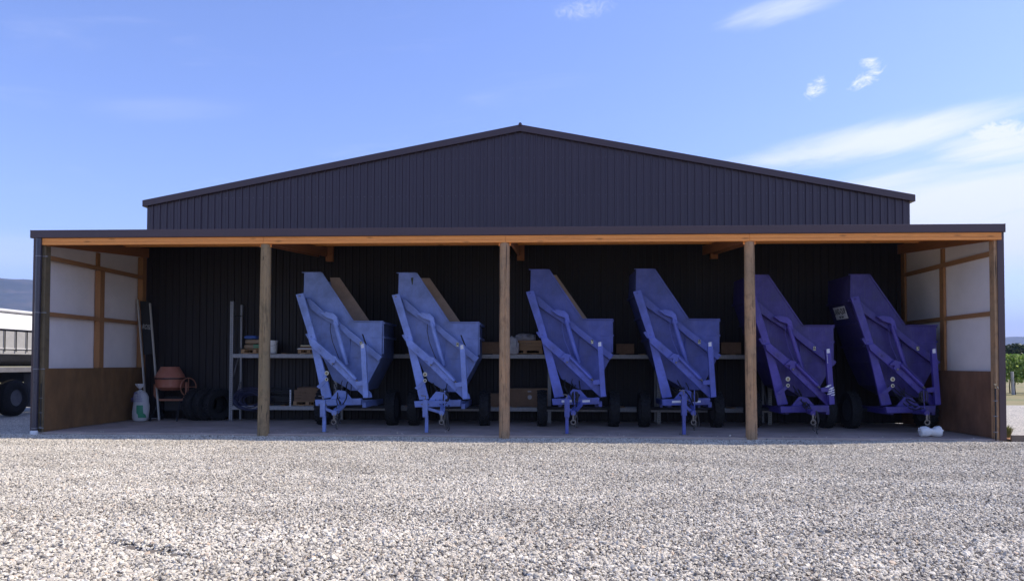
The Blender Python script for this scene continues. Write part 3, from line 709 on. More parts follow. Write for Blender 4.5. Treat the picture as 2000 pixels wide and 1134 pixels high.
def make_trailer(num, tlu, tlv, label, jack, hitch_u, gauges, low, seed):
    rnd = random.Random(seed)
    a = at(tlu, tlv, YF); dx = a.x + 1.05; dz = a.z - at(1242.4, 524.5, YF).z
    root = empty('bin_trailer', (dx, YF, 0), label=label, cat='trailer', group='blue tipping bin trailers parked in the shed bays')
    col, rg = PAINTS[num]
    B = paint('blue_enamel_' + num, col, rg, rust=rnd.uniform(.08, .24)); IN = MT['brown_in']
    B2 = paint('lit_blue_arm_enamel_' + num, mul(col, 1.30), rg - .04, rust=rnd.uniform(.08, .22)); B3 = paint('shaded_blue_plate_enamel_' + num, mul(col, .86), rg + .05, rust=rnd.uniform(.06, .2))  # arms painted lighter, plates darker, standing in for shade in the recesses
    def part(mb, name, material=B, parent=None, bevel=.004, smooth=False, z=dz, **k):
        o = mb.build(name, material, parent or root, smooth=smooth, bevel=bevel, **k)
        if parent is None: o.location.z = z
        return o
    # front plate with folded lips
    FPL = [(130, 78), (240, 78), (443, 378), (625, 378), (622, 600), (545, 745), (520, 800), (430, 800), (318, 735), (250, 590), (128, 225)]
    fp = MB().prism(poly(FPL, 0), 0, .012)
    fpo = part(fp, 'front_plate', B3 if num not in '54' else B)
    part(MB().bar(P3(447, 376, -.02), P3(632, 376, -.02), .07, .018, up=(0, 0, 1)), 'top_flange')
    part(MB().bar(P3(118, 78, -.01), P3(238, 77, -.01), .05, .016, up=(0, 0, 1)), 'top_flange')
    part(MB().bar(P3(240, 78, -.006), P3(445, 378, -.006), .026, .03, up=(0, 0, 1)), 'edge_fold')
    part(MB().bar(P3(545, 476, -.004), P3(620, 476, -.004), .012, .014), 'pressed_rib'); part(MB().bar(P3(430, 598, -.004), P3(590, 600, -.004), .012, .014), 'pressed_rib')
    part(MB().bar(P3(425, 470, -.018), P3(422, 640, -.018), .04, .012, up=(1, 0, 0)), 'gusset')
    # side sheets, hopper floor (one folded shell)
    LEN = 1.35
    def sheet(pts, y0, y1, th=.012):
        mb = MB()
        for (a1, b1), (a2, b2) in zip(pts[:-1], pts[1:]):
            p1 = Vector((a1, 0, b1)); p2 = Vector((a2, 0, b2)); d = (p2 - p1).normalized(); nn = Vector((d.z, 0, -d.x)) * th
            mb.add([(p1.x, y0, p1.z), (p2.x, y0, p2.z), (p2.x, y1, p2.z), (p1.x, y1, p1.z), (p1.x + nn.x, y0, p1.z + nn.z), (p2.x + nn.x, y0, p2.z + nn.z), (p2.x + nn.x, y1, p2.z + nn.z), (p1.x + nn.x, y1, p1.z + nn.z)],
                   [(0, 1, 2, 3), (4, 5, 6, 7), (0, 1, 5, 4), (1, 2, 6, 5), (2, 3, 7, 6), (3, 0, 4, 7)])
        return mb
    left = [T(133, 80), T(129, 225), T(252, 590), T(320, 733), T(432, 798)]
    right = [T(622, 380), T(619, 600), T(543, 745), T(517, 798), T(432, 798)]
    B4 = paint('shaded_flank_enamel_' + num, mul(col, .55), rg + .12, rust=.3)  # flank paint darkened to stand in for light falling off inward
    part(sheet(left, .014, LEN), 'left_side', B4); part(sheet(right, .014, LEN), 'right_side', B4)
    # ribs along the left and right flanks
    for f, (pa, pb_) in enumerate(((T(129, 225), T(252, 590)),)):
        for q_ in (.02, .38, .75):
            xx = pa[0] + (pb_[0] - pa[0]) * q_; zz = pa[1] + (pb_[1] - pa[1]) * q_
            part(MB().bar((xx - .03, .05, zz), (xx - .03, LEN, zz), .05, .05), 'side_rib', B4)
    rt = T(622, 380)
    for dzr in (-.02, -.36):
        part(MB().bar((rt[0] + .028, .02, rt[1] + dzr), (rt[0] + .028, LEN, rt[1] + dzr), .05, .045), 'side_rib')
    part(MB().bar((rt[0] + .02, .05, rt[1] - .75), (rt[0] + .02, .05, rt[1] - .05), .03, .03), 'side_rib')
    # rear plate (low) and the brown lined upper baffle
    REAR = [(140, 96), (232, 96), (440, 392), (620, 392), (617, 600), (545, 740), (517, 792), (435, 792), (330, 735), (262, 590), (136, 230)]
    rp = [T(U, V) for U, V in REAR]
    part(MB().prism(rp, LEN - .012, LEN), 'rear_plate')
    c_ = [T(225, 84), T(288 if num in '54' else 290 if num == '7' else 276, 84), T(498 if num in '547' else 488, 376), T(612, 420), T(545, 735), T(350, 700)]
    c_ = [(x_ , z_ - .0) for x_, z_ in c_]
    part(MB().prism(c_, .84, .852), 'inner_baffle', IN, bevel=0, label='brown worn inner face of the bin')
    # main lift strut, left
    Ya, Yb = -.13, -.05
    def plate(pts, y0, y1, name, mm=B, **k): return part(MB().prism(poly(pts, y0), y0, y1), name, mm, **k)
    strut = plate([(110, 212), (158, 203), (238, 470), (345, 842), (285, 850), (205, 498)], -.27, -.20, 'lift_strut', B2, bevel=.008)
    bb = MB(); bolt(bb, P3(135, 222, -.27), .026); bb.build('bolt', MT['galv'] if num in '54' else B, strut); bb = MB(); bolt(bb, P3(210, 470, -.27), .02); bb.build('bolt', B, strut)
    bb = MB().tube([P3(140, 228, -.205), P3(150, 240, -.012)], .03, 10); bb.build('pivot_tube', B, strut)
    plate([(172, 455), (190, 448), (215, 485), (195, 490)], -.26, -.17, 'strut_lug')
    # upper diagonal channel
    plate([(160, 232), (186, 240), (275, 318), (402, 402), (420, 420), (640, 592), (618, 620), (430, 476), (375, 425), (260, 352), (186, 300)], -.13, -.014, 'upper_arm', B, bevel=.008)
    plate([(265, 325), (300, 317), (345, 325), (368, 348), (380, 402), (352, 392), (345, 366), (330, 362), (300, 352)], -.25, -.132, 'cylinder_bracket', B2, bevel=.006)
    # hydraulic cylinder one
    c1a, c1b = P3(350, 372, -.22), P3(432, 640, -.24)
    d1 = (c1b - c1a)
    cyl = part(MB().tube([c1a + d1 * .03, c1a + d1 * .04, c1a + d1, c1a + d1 * 1.01], [.040, .050, .050, .04], 18), 'hydraulic_cylinder', B2, smooth=True, bevel=0)
    MB().tube([c1a - d1 * .03 - Vector((0, .0, 0)), c1a + d1 * .04], .020, 12).build('piston_rod', MT['steelrod'], cyl, smooth=True)
    MB().tube([P3(332, 388, -.26), P3(330, 430, -.27), P3(345, 500, -.27), P3(392, 612, -.28)], .008, 6).build('hydraulic_line', MT['hose'] if num in '45' else B, cyl, smooth=True)
    # lower diagonal arm
    la = plate([(205, 490), (238, 484), (365, 590), (600, 815), (606, 842), (566, 846), (350, 640), (215, 522)], -.36, -.28, 'lower_arm', B2, bevel=.008)
    for U, V in ((282, 556), (400, 668), (455, 725), (520, 790)): bolt(MB(), P3(U, V, -.36), .017).build('bolt', B, la)
    plate([(318, 610), (352, 580), (388, 590), (392, 612), (362, 648), (346, 632), (352, 612)], -.42, -.362, 'cylinder_bracket', B2, bevel=.006)
    bb = MB(); bolt(bb, P3(365, 635, -.37), .022, .07); bb.build('bracket_pin', MT['steelrod'], la)
    # hydraulic cylinder two
    c2a, c2b = P3(385, 604, -.41), P3(522, 742, -.41); d2 = c2b - c2a
    cy2 = part(MB().tube([c2a, c2a + d2 * .01, c2a + d2 * .93, c2a + d2 * .94], [.036, .044, .044, .034], 18), 'hydraulic_cylinder', B2, smooth=True, bevel=0)
    MB().tube([c2a + d2 * .94, c2a + d2 * 1.05], .022, 12).build('piston_rod', MT['steelrod'], cy2, smooth=True)
    MB().bar(P3(395, 598, -.45), P3(512, 712, -.45), .02, .012).build('guard_strip', B, cy2)
    # right mast with label, cross piece and foot
    mast = plate([(556, 520), (586, 513), (609, 842), (577, 846)], -.55, -.46, 'mast', B2, bevel=.006)
    lw = MB().prism([T(U, V, -.556) for U, V in ((561, 516), (578, 512), (580, 538), (562, 540))], -.556, -.552); lw.build('sticker', MT['label'], mast)
    plate([(528, 745), (576, 738), (600, 738), (602, 768), (530, 770)], -.54, -.48, 'mast_brace', B2)
    if num in '54':
        part(MB().bar(P3(585, 520, -.50), P3(552, 455, -.42), .03, .02), 'latch_lever', MT['black'])
    if num == '6':
        mbs = MB()
        for k in range(9):
            U = 556 + rnd.uniform(0, 40); V = 730 + k * 7
            mbs.prism([T(U, V, -.555), T(U + 22, V - 5, -.555), T(U + 18, V + 3, -.555), T(U - 4, V + 5, -.555)], -.556 - .0004 * k, -.5545 - .0004 * k)
        mbs.build('paint_scrape', MT['label'], mast)
        MB().bar(P3(563, 545, -.555), P3(567, 600, -.555), .006, .008, up=(0, 1, 0)).build('paint_scrape', MT['label'], mast)
    # number plate with digit
    qx, qz = T(508, 512, -.135)
    npn = MB().box(qx - .030, qx + .030, -.139, -.133, qz - .048, qz + .048); npo = part(npn, 'number_plate', MT['ink'], bevel=0)
    MB().box(qx - .024, qx + .024, -.1415, -.1395, qz - .042, qz + .042).build('plate_face', MT['plate'], npo)
    text_mesh(num, .098, MT['ink'], npo, (qx, -.1435, qz + .002), (R(90), 0, 0), 'digit', .85, .003)
    # front cross beam and chassis
    bz = T(430, 870)[1]
    xb = plate([(283, 856), (572, 848), (570, 888), (288, 893)], -.62, -.46, 'cross_beam', bevel=.008)
    if num in '78':
        for U0, U1 in ((342, 404), (468, 514)):
            MB().prism([T(U, V, -.625) for U, V in ((U0, 864), (U1, 862), (U1, 875), (U0, 877))], -.6245, -.6205).build('reflective_tape', MT['label'], xb)
    x0_, x1_ = T(310, 900)[0], T(545, 900)[0]
    for xx in (x0_, x1_): part(MB().box(xx - .04, xx + .04, -.455, 1.3, bz - .10, bz + .02), 'chassis_rail')
    part(MB().box(x0_ + .045, x1_ - .045, 1.15, 1.23, bz - .09, bz + .0), 'chassis_cross_member')
    plate([(355, 855), (403, 797), (450, 802), (495, 852)], -.45, -.41, 'gusset_plate')
    # axle and wheels stay on the slab
    xw0, xw1 = -.62 - .33, .62 + .33
    cxm = (x0_ + x1_) / 2
    AX = part(MB().tube([(cxm - .85, .74, .44), (cxm + .85, .74, .44)], .04, 12), 'axle', MT['black'], bevel=0, z=0)
    for s in (-1, 1):
        rim = bpy.data.objects.new('wheel', RIMM); C.objects.link(rim); rim.parent = root; rim.location = (cxm + s * .86, .74, .432)
        ty = bpy.data.objects.new('tyre', TYRE); C.objects.link(ty); ty.parent = rim; ty.rotation_euler = (rnd.uniform(0, 6), 0, 0)
    for xx in (x0_, x1_): part(MB().box(xx - .03, xx + .03, .66, .82, .47, bz - .10 + dz), 'axle_hanger', z=0)
    # drawbar to the hitch
    hx_ = at(hitch_u, 805, .50).x - dx; hy = .42 - YF; hz = at(hitch_u, 806, .45).z
    part(MB().bar((cxm, -.56, bz + dz - .02), (hx_, hy + .10, hz + .02), .10, .10), 'drawbar', z=0)
    hit = part(MB().tube([(hx_, hy + .16, hz + .02), (hx_, hy - .02, hz)], .055, 14), 'hitch_coupler', z=0, smooth=True, bevel=0)
    MB().tube([(hx_, hy, hz - .02), (hx_, hy, hz - .17)], .022, 10).build('hitch_pin', MT['steelrod'], hit, smooth=True)
    MB().tube([(hx_ + .05 * math.cos(a_), hy - .02, hz - .19 + .05 * math.sin(a_)) for a_ in np.linspace(0, 6.28, 13)], .012, 6).build('hitch_ring', MT['steelrod'], hit, smooth=True)
    # jack stand
    if jack:
        ju, jtv, jbv = jack; jp = at(ju, jbv, .42); jx = jp.x - dx; jy = .42 - YF; jt = at(ju, jtv, .42).z
        lean = .03 if num in '54' else 0
        jk = part(MB().box(jx - .055, jx + .055, jy - .05, jy + .05, jt * .48, jt), 'jack_stand', z=0)
        MB().box(jx + lean - .035, jx + lean + .035, jy - .035, jy + .035, .012, jt * .52).build('jack_leg', B, jk, bevel=.004)
        MB().box(jx + lean - .09, jx + lean + .09, jy - .07, jy + .07, .001, .013).build('jack_foot', MT['steelrod'], jk)
        MB().tube([(jx, jy, jt), (jx, jy, jt + .08), (jx - .10, jy, jt + .09)], .012, 8).build('jack_handle', MT['steelrod'], jk, smooth=True)
        part(MB().bar((jx, jy + .04, jt * .75), (hx_, jy + .08, hz), .05, .06), 'jack_bracket', z=0)
        MB().tube([(jx - .09, jy - .03, jt * .86), (jx + .09, jy - .03, jt * .86)], .013, 8).build('locking_pin', MT['steelrod'], jk, smooth=True)
    # round gauges / reflectors on a small bracket
    if gauges:
        for (V, r_, mm) in ((693, .045, MT['amber']), (731, .034, MT['black'])):
            gx_, gz_ = T(335, V, -.45)
            g_ = part(MB().lathe([(r_, 0), (r_ + .006, -.012), (r_, -.02), (r_ * .78, -.02)], (gx_, -.45, gz_), 'y', 24, cap=True), 'reflector', MT['cream'], bevel=0, smooth=True)
            MB().lathe([(r_ * .62, -.0215), (r_ * .5, -.026), (.002, -.028)], (gx_, -.45, gz_), 'y', 20).build('reflector_lens', mm, g_, smooth=True)
        plate([(270, 775), (335, 722), (345, 738), (290, 790)], -.45, -.435, 'gauge_bracket')
    # hydraulic hoses: loops from the plate to the hitch, and a hung up bunch
    for k in range(7):
        p0 = P3(330 + rnd.uniform(0, 120), 730 + rnd.uniform(0, 60), -.08); p0.z += dz
        p1 = Vector((hx_ + rnd.uniform(-.05, .10), hy + rnd.uniform(.15, .5), hz + rnd.uniform(.06, .22)))
        sag = rnd.uniform(.0, .22); pts = []
        for q_ in np.linspace(0, 1, 14):
            pp_ = p0.lerp(p1, float(q_)); pp_.z -= sag * 4 * q_ * (1 - q_); pp_.x += .07 * math.sin(q_ * 5 + k) * (1 - q_)
            pts.append(pp_)
        part(MB().tube(pts, rnd.choice((.009, .011, .014)), 7), 'hydraulic_hose', MT['hose'], z=0, bevel=0, smooth=True)
    bx, bz2 = hx_ + rnd.uniform(.0, .10), hz + .38
    if num in '4783':
        for k in range(6):
            rr = rnd.uniform(.05, .12); pts = [(bx + rr * .55 * math.cos(a_) + rnd.uniform(-.012, .012), hy + .25 + .03 * k, bz2 - .05 + rr * 1.1 * math.sin(a_) + .02 * math.sin(3 * a_)) for a_ in np.linspace(0, 6.28, 16)]
            part(MB().tube(pts, .011, 6), 'hose_loop', MT['hose'], z=0, bevel=0, smooth=True)
        part(MB().tube([(bx - .02, hy + .25, bz2 + .10), (bx - .02, hy + .22, hz + .02)], .012, 8), 'hose_hook', B, z=0, bevel=0, smooth=True)
    # safety chain hanging off the coupler, real links
    ch = MB(); base = Vector((hx_ + .05, hy + .03, hz - .02)); nl = 7 if num != '3' else 3
    for k in range(nl):
        c0 = base + Vector((.012 * math.sin(k * 1.3), 0, -.042 * k)); ax = Vector((1, 0, 0)) if k % 2 else Vector((0, 1, 0))
        if c0.z < .04: break
        ch.tube([c0 + ax * .013 * math.cos(a_) + Vector((0, 0, .027 * math.sin(a_))) for a_ in np.linspace(0, 6.28, 9)], .0055, 5, cap=False)
    part(ch, 'safety_chain', MT['steelrod'], z=0, bevel=0, smooth=True)
    for k in range(3):
        xq = hx_ + rnd.uniform(-.02, .12); z0 = hz + .05; z1 = max(.05, rnd.uniform(.06, .22))
        part(MB().tube([(xq, hy + .06, z0), (xq + .03, hy + .02, (z0 + z1) / 2), (xq + rnd.uniform(-.03, .05), hy + .03, z1), (xq + .02, hy + .03, z1 - .02)], [.011, .011, .011, .018], 7), 'hydraulic_hose', MT['hose'], z=0, bevel=0, smooth=True)
    root.rotation_euler.z = R(rnd.uniform(-.9, .9))
    return root, part, T, dx, dz, B
RIMM = RIMB.mesh('wheel_rim', mat('dark_rim', (0.045, 0.045, 0.055), 0.6, var=0.4), True)  # rim steel in a mottled dark grey
t5 = make_trailer('5', 594, 531, 'pale blue tipping bin trailer with number plate 5, nearest the racking upright', (631, 781, 838), 655, True, 0, 5)
t4 = make_trailer('4', 779, 532, 'pale blue tipping bin trailer number 4 with rust streak, standing left of the central pole', (829, 780, 842), 862, True, 0, 4)
t7 = make_trailer('7', 1036.7, 525.4, 'mid blue tipping bin trailer number 7 standing just right of the central pole', (1106, 778, 846), 1118, False, 0, 77)
t8 = make_trailer('8', 1242.4, 524.5, 'mid blue tipping bin trailer number 8 with no pole touching its outline', (1334, 770, 847), 1351, False, 0, 8)
t6 = make_trailer('6', 1463, 536, 'deep purple-blue tipping bin trailer number 6 partly hidden behind a pole, scraped white mast', None, 1583, True, 1, 6)
t3 = make_trailer('3', 1661, 535, 'purple-blue tipping bin trailer number 3 with white maker plate, hitch resting on crushed drum', None, 1806, True, 1, 3)
# maker plate on the left flank of trailer 3
root, part, T_, dx, dz, B = t3
pa_, pb_ = T_(129, 225), T_(252, 590); d_ = Vector((pb_[0] - pa_[0], 0, pb_[1] - pa_[1])).normalized(); n_ = Vector((d_.z, 0, -d_.x)); n_ = n_ if n_.x < 0 else -n_
c0 = Vector((pa_[0], .66, pa_[1])) + d_ * .26 + n_ * .058
mk = part(MB().bar(c0 + Vector((0, -.34, 0)), c0 + Vector((0, .34, 0)), .30, .006, up=n_), 'maker_plate', MT['label'], bevel=0)
yv = -d_; xv = Vector((0, -1, 0)); mw = Matrix((xv, yv, n_)).transposed().to_4x4()
for tx_, sz_, off_, sx_ in (('LAND-QUIP', .19, .035, .66), ('03  544', .06, -.10, 1.3)):
    tt_ = text_mesh(tx_, sz_, MT['ink'], mk, (0, 0, 0), (0, 0, 0), 'lettering', 1, .004)
    tt_.matrix_local = Matrix.Translation(c0 + n_ * .0045 + yv * off_) @ mw @ Matrix.Diagonal((sx_, 1, 1, 1))
# rust streak on trailer 4
root, part, T_, dx, dz, B = t4
m, t, p = nodes_of('rust_stain'); p.inputs['Base Color'].default_value = (0.035, 0.045, 0.02, 1); p.inputs['Roughness'].default_value = .9
q = T_(213, 108); part(MB().prism([(q[0] - .03, q[1]), (q[0] + .03, q[1] + .01), (q[0] + .012, q[1] - .15), (q[0] - .004, q[1] - .17)], -.0015, -.0005), 'rust_streak', m, bevel=0)

# ------------------------------------------------------------------ crushed drum under the hitch of trailer 3
g = at(1816, 845, .45); cx_ = g.x
prof = [(.001, -.235), (.10, -.235), (.122, -.21), (.125, -.10), (.108, -.04), (.090, .0), (.110, .05), (.128, .10), (.120, .19), (.10, .225), (.001, .225)]
mb = MB().lathe(prof, (0, 0, 0), 'x', 28, cap=False)
mb.v = [(x + .01 * mn.noise(Vector((x * 9, y * 9, z * 9))), y * 1.05 + .022 * mn.noise(Vector((x * 7, y * 7, z * 7 + 4))), max(z, -.118) + .030 * mn.noise(Vector((x * 8, y * 6, z * 6 + 8))) * (1 if z > 0 else .2) - (.02 if z > .06 and abs(x) < .08 else 0)) for x, y, z in mb.v]
dr = mb.build('plastic_drum', MT['white'], None, smooth=True, label='crushed white plastic drum lying under a trailer hitch on the concrete', cat='drum'); dr.location = (cx_, .42, .125)
MB().tube([(.2, -.06, .03), (.25, -.065, .03)], .025, 10).build('drum_cap', MT['white'], dr, smooth=True)
MB().tube([(-.235, .02, .06), (-.26, .0, .08), (-.26, -.04, .04), (-.232, -.05, .02)], .010, 6).build('drum_handle', MT['white'], dr, smooth=True)
dr.rotation_euler = (0, 0, R(-6)); dr.scale = (.9, .88, .88); dr.location.z = .11

# ------------------------------------------------------------------ racking along the back wall
gp = ground(450, 819); YR = min(gp.y, 3.30) if gp.y > 3.0 else 3.2
YR = 3.30; YB = 3.90
rk = empty('pallet_racking', (at(450, 819, YR).x, YR, 0), label='long galvanised pallet racking standing along the dark back wall', cat='racking')
rx0 = at(450, 819, YR).x
def rkb(mb, name, mm=MT['galv'], parent=rk, **k):
    mb.v = [(v[0] - rx0, v[1] - YR, v[2]) for v in mb.v]; return mb.build(name, mm, parent, **k)
topz = at(450, 588, YR).z
z1 = at(700, 695, YR).z; z2 = at(700, 797, YR).z
ups = [rx0, rx0 + 2.75, rx0 + 5.5, rx0 + 8.25, rx0 + 11.0, rx0 + 13.75]
def upright(x, y, h, w=.085):
    mb = MB(); n = 0
    # folded channel with real punched slots suggested by strips between holes
    mb.box(x - w / 2, x - w / 2 + .022, y, y + .006, 0, h).box(x + w / 2 - .022, x + w / 2, y, y + .006, 0, h).box(x - .006, x + .006, y, y + .006, 0, h)
    z = .05
    while z < h - .03:
        mb.box(x - w / 2 + .02, x + w / 2 - .02, y + .001, y + .005, z, z + .026); z += .05
    mb.box(x - w / 2, x - w / 2 + .004, y + .006, y + .07, 0, h).box(x + w / 2 - .004, x + w / 2, y + .006, y + .07, 0, h)
    return mb
for i_, x in enumerate(ups):
    h = topz if i_ == 0 else topz * .72
    if i_ > 0: h = z1 + .10
    rkb(upright(x, YR, h), 'upright'); rkb(upright(x, YB, topz - .05 if i_ == 0 else h, .05), 'upright')
    for za_, zb_ in ((.15, 1.0), (1.0, .15 + 1.75)) if i_ == 0 else ((.15, 1.0),):
        rkb(MB().bar((x, YR + .05, za_), (x, YB, zb_), .03, .02), 'diagonal_brace')
    if i_ == 0: rkb(MB().bar((x, YR + .05, topz - .35), (x, YB, topz - .35), .03, .02), 'diagonal_brace')
for i_ in range(5):
    for z in (z1, z2):
        for y in (YR + .0, YB):
            rkb(MB().box(ups[i_] + .045, ups[i_ + 1] - .045, y - .012, y + .035, z - .05, z + .05).box(ups[i_] + .045, ups[i_ + 1] - .045, y - .016, y - .0125, z - .018, z + .018), 'shelf_beam', bevel=.003)
# shelf decks (slats)
MT['deck'] = MT['pallet']
for i_ in range(5):
    for z in (z1, z2):
        for k in range(5): 
            xx = ups[i_] + .3 + k * .5
            rkb(MB().box(xx, xx + .12, YR - .0 + .04, YB - .01, z + .052, z + .068), 'deck_slat', MT['pallet'])
def zshelf(k): return (z1 if k == 1 else z2) + .069
# pallet helper
def pallet(x, y, z, label, w=.62, d=.5, rz=0):
    r = empty('pallet', (x, y, z), rz, label=label, cat='pallet')
    for k in range(3): MB().box(-w / 2, w / 2, -d / 2 + k * (d - .09) / 2, -d / 2 + .09 + k * (d - .09) / 2, 0, .016).build('bottom_board', MT['pallet'], r)
    for i_ in range(3):
        for j in range(3): MB().box(-w / 2 + i_ * (w - .09) / 2, -w / 2 + .09 + i_ * (w - .09) / 2, -d / 2 + j * (d - .09) / 2, -d / 2 + .09 + j * (d - .09) / 2, .0165, .085).build('block', MT['pallet'], r)
    for k in range(4): MB().box(-w / 2, w / 2, -d / 2 + k * (d - .1) / 3, -d / 2 + .1 + k * (d - .1) / 3, .0855, .102).build('deck_board', MT['pallet'], r)
    return r
def soft(w, d, h, n=8, amp=.02, seed=0):
    """rounded pillow like block"""
    bm = bmesh.new(); bmesh.ops.create_cube(bm, size=1); bmesh.ops.subdivide_edges(bm, edges=bm.edges[:], cuts=n, use_grid_fill=True)
    mb = MB(); 
    for v in bm.verts:
        x, y, z = v.co * 2
        r = (abs(x) ** 4 + abs(y) ** 4 + abs(z) ** 4) ** .25; k = 1 / max(r, 1e-4) * max(abs(x), abs(y), abs(z))
        x, y, z = x * k, y * k, z * k
        q = mn.noise(Vector((x * 1.7, y * 1.7, z * 1.7 + seed)))
        v.co = (x * w / 2 * (1 + amp * q * 3), y * d / 2 * (1 + amp * q * 3), (z + 1) * h / 2 * (1 + .5 * amp * q * 3))
    bm.verts.ensure_lookup_table(); mb.add([v.co[:] for v in bm.verts], [[v.index for v in f.verts] for f in bm.faces]); bm.free(); return mb
YC = 3.60
# upper shelf, first bay
xs_ = at(495, 682, YR).x; zs_ = zshelf(1)
pallet(xs_ + .02, YC - .02, zs_, 'small timber pallet carrying the brown sacks on the upper shelf', .72)
s1 = soft(.62, .42, .13, seed=1).build('sack', MT['sack'], None, smooth=True, label='lower brown paper sack with green print on the upper shelf', cat='sack', group='sacks piled on the upper shelf'); s1.location = (xs_, YC - .05, zs_ + .104)
s2 = soft(.60, .42, .13, seed=4).build('sack', MT['sack'], None, smooth=True, label='upper brown paper sack, the one under the blue cloth', cat='sack', group='sacks piled on the upper shelf'); s2.location = (xs_ + .01, YC - .05, zs_ + .236)
for s_, zz, ww in ((s1, .035, .18), (s1, .085, .16)):
    MB().box(-.02, .28, -.217, -.213, zz, zz + .035).build('green_label', MT['green'], s_)
b_ = soft(.34, .3, .10, seed=7).build('cloth_bundle', MT['bluebag'], None, smooth=True, label='blue cloth bundle lying on top of the brown sacks', cat='cloth'); b_.location = (xs_ - .16, YC - .02, zs_ + .366)
# white bucket right of the pole
bxx = at(533, 672, YR + .2).x
bk = MB().lathe([(.001, 0), (.112, 0), (.116, .01), (.135, .30), (.143, .302), (.143, .315), (.14, .335), (.001, .337)], (0, 0, 0), 'z', 28, cap=False).build('bucket', MT['white'], None, smooth=True, label='white plastic bucket with lid on the upper shelf behind the left pole', cat='bucket'); bk.location = (bxx - .03, YC - .05, zs_ + .001)
MB().tube([(.14 * math.cos(a_), .14 * math.sin(a_) * 1.02, .27 - .08 * math.sin(a_ - math.pi)) for a_ in np.linspace(math.pi, 2 * math.pi, 14)], .004, 6).build('bucket_handle', MT['steelrod'], bk, smooth=True)
# boards by trailer 5
xb_ = at(597, 675, YR).x
pallet(xb_ + .06, YC, zs_, 'timber pallet carrying white and yellow boards on the upper shelf', .56)
for k, (mm, dxx, th, lab) in enumerate(((MT['white'], -.03, .022, 'lowest of the three flat boards, white'), (MT['film'], .0, .018, 'middle of the three flat boards, grey'), (MT['card'], .04, .02, 'small brown board under the top board'), (MT['plate'], .06, .022, 'topmost flat board of the pile, pale yellow'))):
    o = MB().box(-.27, .27, -.2, .2, 0, th).build('flat_board', mm, None, bevel=.002, label=lab + ', beside the pale blue trailer 5', cat='board', group='flat boards piled on the upper shelf'); o.location = (xb_ + .05 + dxx, YC - .02, zs_ + .103 + [0, .024, .060, .085][k])
    if k == 1:
        o = MB().box(-.22, .2, -.19, .19, 0, .014).build('flat_board', MT['card'], None, label='thin brown packing board in the middle of the board pile', cat='board', group='flat boards piled on the upper shelf'); o.location = (xb_ + .05, YC - .02, zs_ + .103 + .044)
# lower shelf: pallet and dark crate, measuring strip
zl = zshelf(2); xc_ = at(600, 760, YR).x
pallet(xc_, YC - .03, zl, 'timber pallet under the dark crate on the lower shelf', .74)
cr = empty('crate', (xc_ + .0, YC - .03, zl + .103), label='dark brown slatted crate on a pallet on the lower shelf', cat='crate')
for k in range(4): MB().box(-.34, .34, -.26, -.245, .004 + k * .075, .072 + k * .075).build('slat', MT['card'], cr)
for k in range(4): MB().box(-.34, .34, .245, .26, .004 + k * .075, .072 + k * .075).build('slat', MT['card'], cr)
for s_ in (-1, 1): MB().box(s_ * .342 - .008, s_ * .342 + .008, -.244, .244, 0, .30).build('end_panel', MT['card'], cr)
o = soft(.64, .48, .14, seed=11).build('contents', MT['card'], cr, smooth=True); o.location = (0, 0, .235)
ru = MB().box(-.02, .02, -.004, .004, 0, .42); ru = ru.build('measuring_strip', MT['label'], None, label='white printed marker strip standing at the left end of the dark crate', cat='marker'); ru.location = (at(568, 760, YR).x, YR - .03, zl - .02)
for k in range(8): MB().box(-.014, .012 if k % 2 else .004, -.0062, -.0045, .03 + k * .047, .048 + k * .047).build('mark', MT['ink'], ru)
# coil of dark blue hose on lower shelf hanging over the edge
xh = at(488, 790, YR).x
for n_, (cxh, rr0, lab, mm, sd) in enumerate(((xh, .30, 'loose coil of dark blue hose hanging over the lower shelf edge', MT['darkblue'], 1), (at(550, 770, YR).x, .28, 'black hose heaped beside the dark crate on the lower shelf', MT['hose'], 2))):
    mb = MB(); rnd = random.Random(sd); pts = []
    for k in range(520 if n_ == 0 else 380):
        a_ = k * .21; r_ = rr0 * (1 + .22 * math.sin(k * .043) + .12 * math.sin(k * .017 + 1))
        if n_ == 0: pts.append((r_ * 1.15 * math.cos(a_) + .06 * math.sin(k * .03), -.36 - .05 * math.sin(k * .05) + .00035 * k, .12 + r_ * .72 * math.sin(a_) + .04 * math.sin(k * .023)))
        else: pts.append((r_ * 1.5 * math.cos(a_), .0 + r_ * .75 * math.sin(a_), .03 + k * .0009 + .04 * math.sin(k * .09)))
    mb.tube(pts, .013, 6); h_ = mb.build('hose_coil', mm, None, smooth=True, label=lab, cat='hose'); h_.location = (cxh, YC, zl + .02)
# dark tarpaulin draped behind hose and crate
vs = []; fs = []; nx = 40; ny = 14
xa_, xb2 = at(515, 780, YC).x, at(640, 780, YC).x
for j in range(ny + 1):
    for i_ in range(nx + 1):
        f = i_ / nx; y = YR + .1 + .42 * j / ny
        h_ = .02 + .44 * (math.sin(min(f * 1.25, 1) * math.pi / 2)) ** .8 * (1 - .15 * (j / ny)) + .05 * mn.noise(Vector((f * 6, j * .3, 2)))
        if j < 2: h_ *= .3 + .35 * j
        vs.append((xa_ + (xb2 - xa_) * f, y + .02 * mn.noise(Vector((f * 9, j, 5))), zl + h_))
for j in range(ny):
    for i_ in range(nx): q_ = j * (nx + 1) + i_; fs.append((q_, q_ + 1, q_ + nx + 2, q_ + nx + 1))
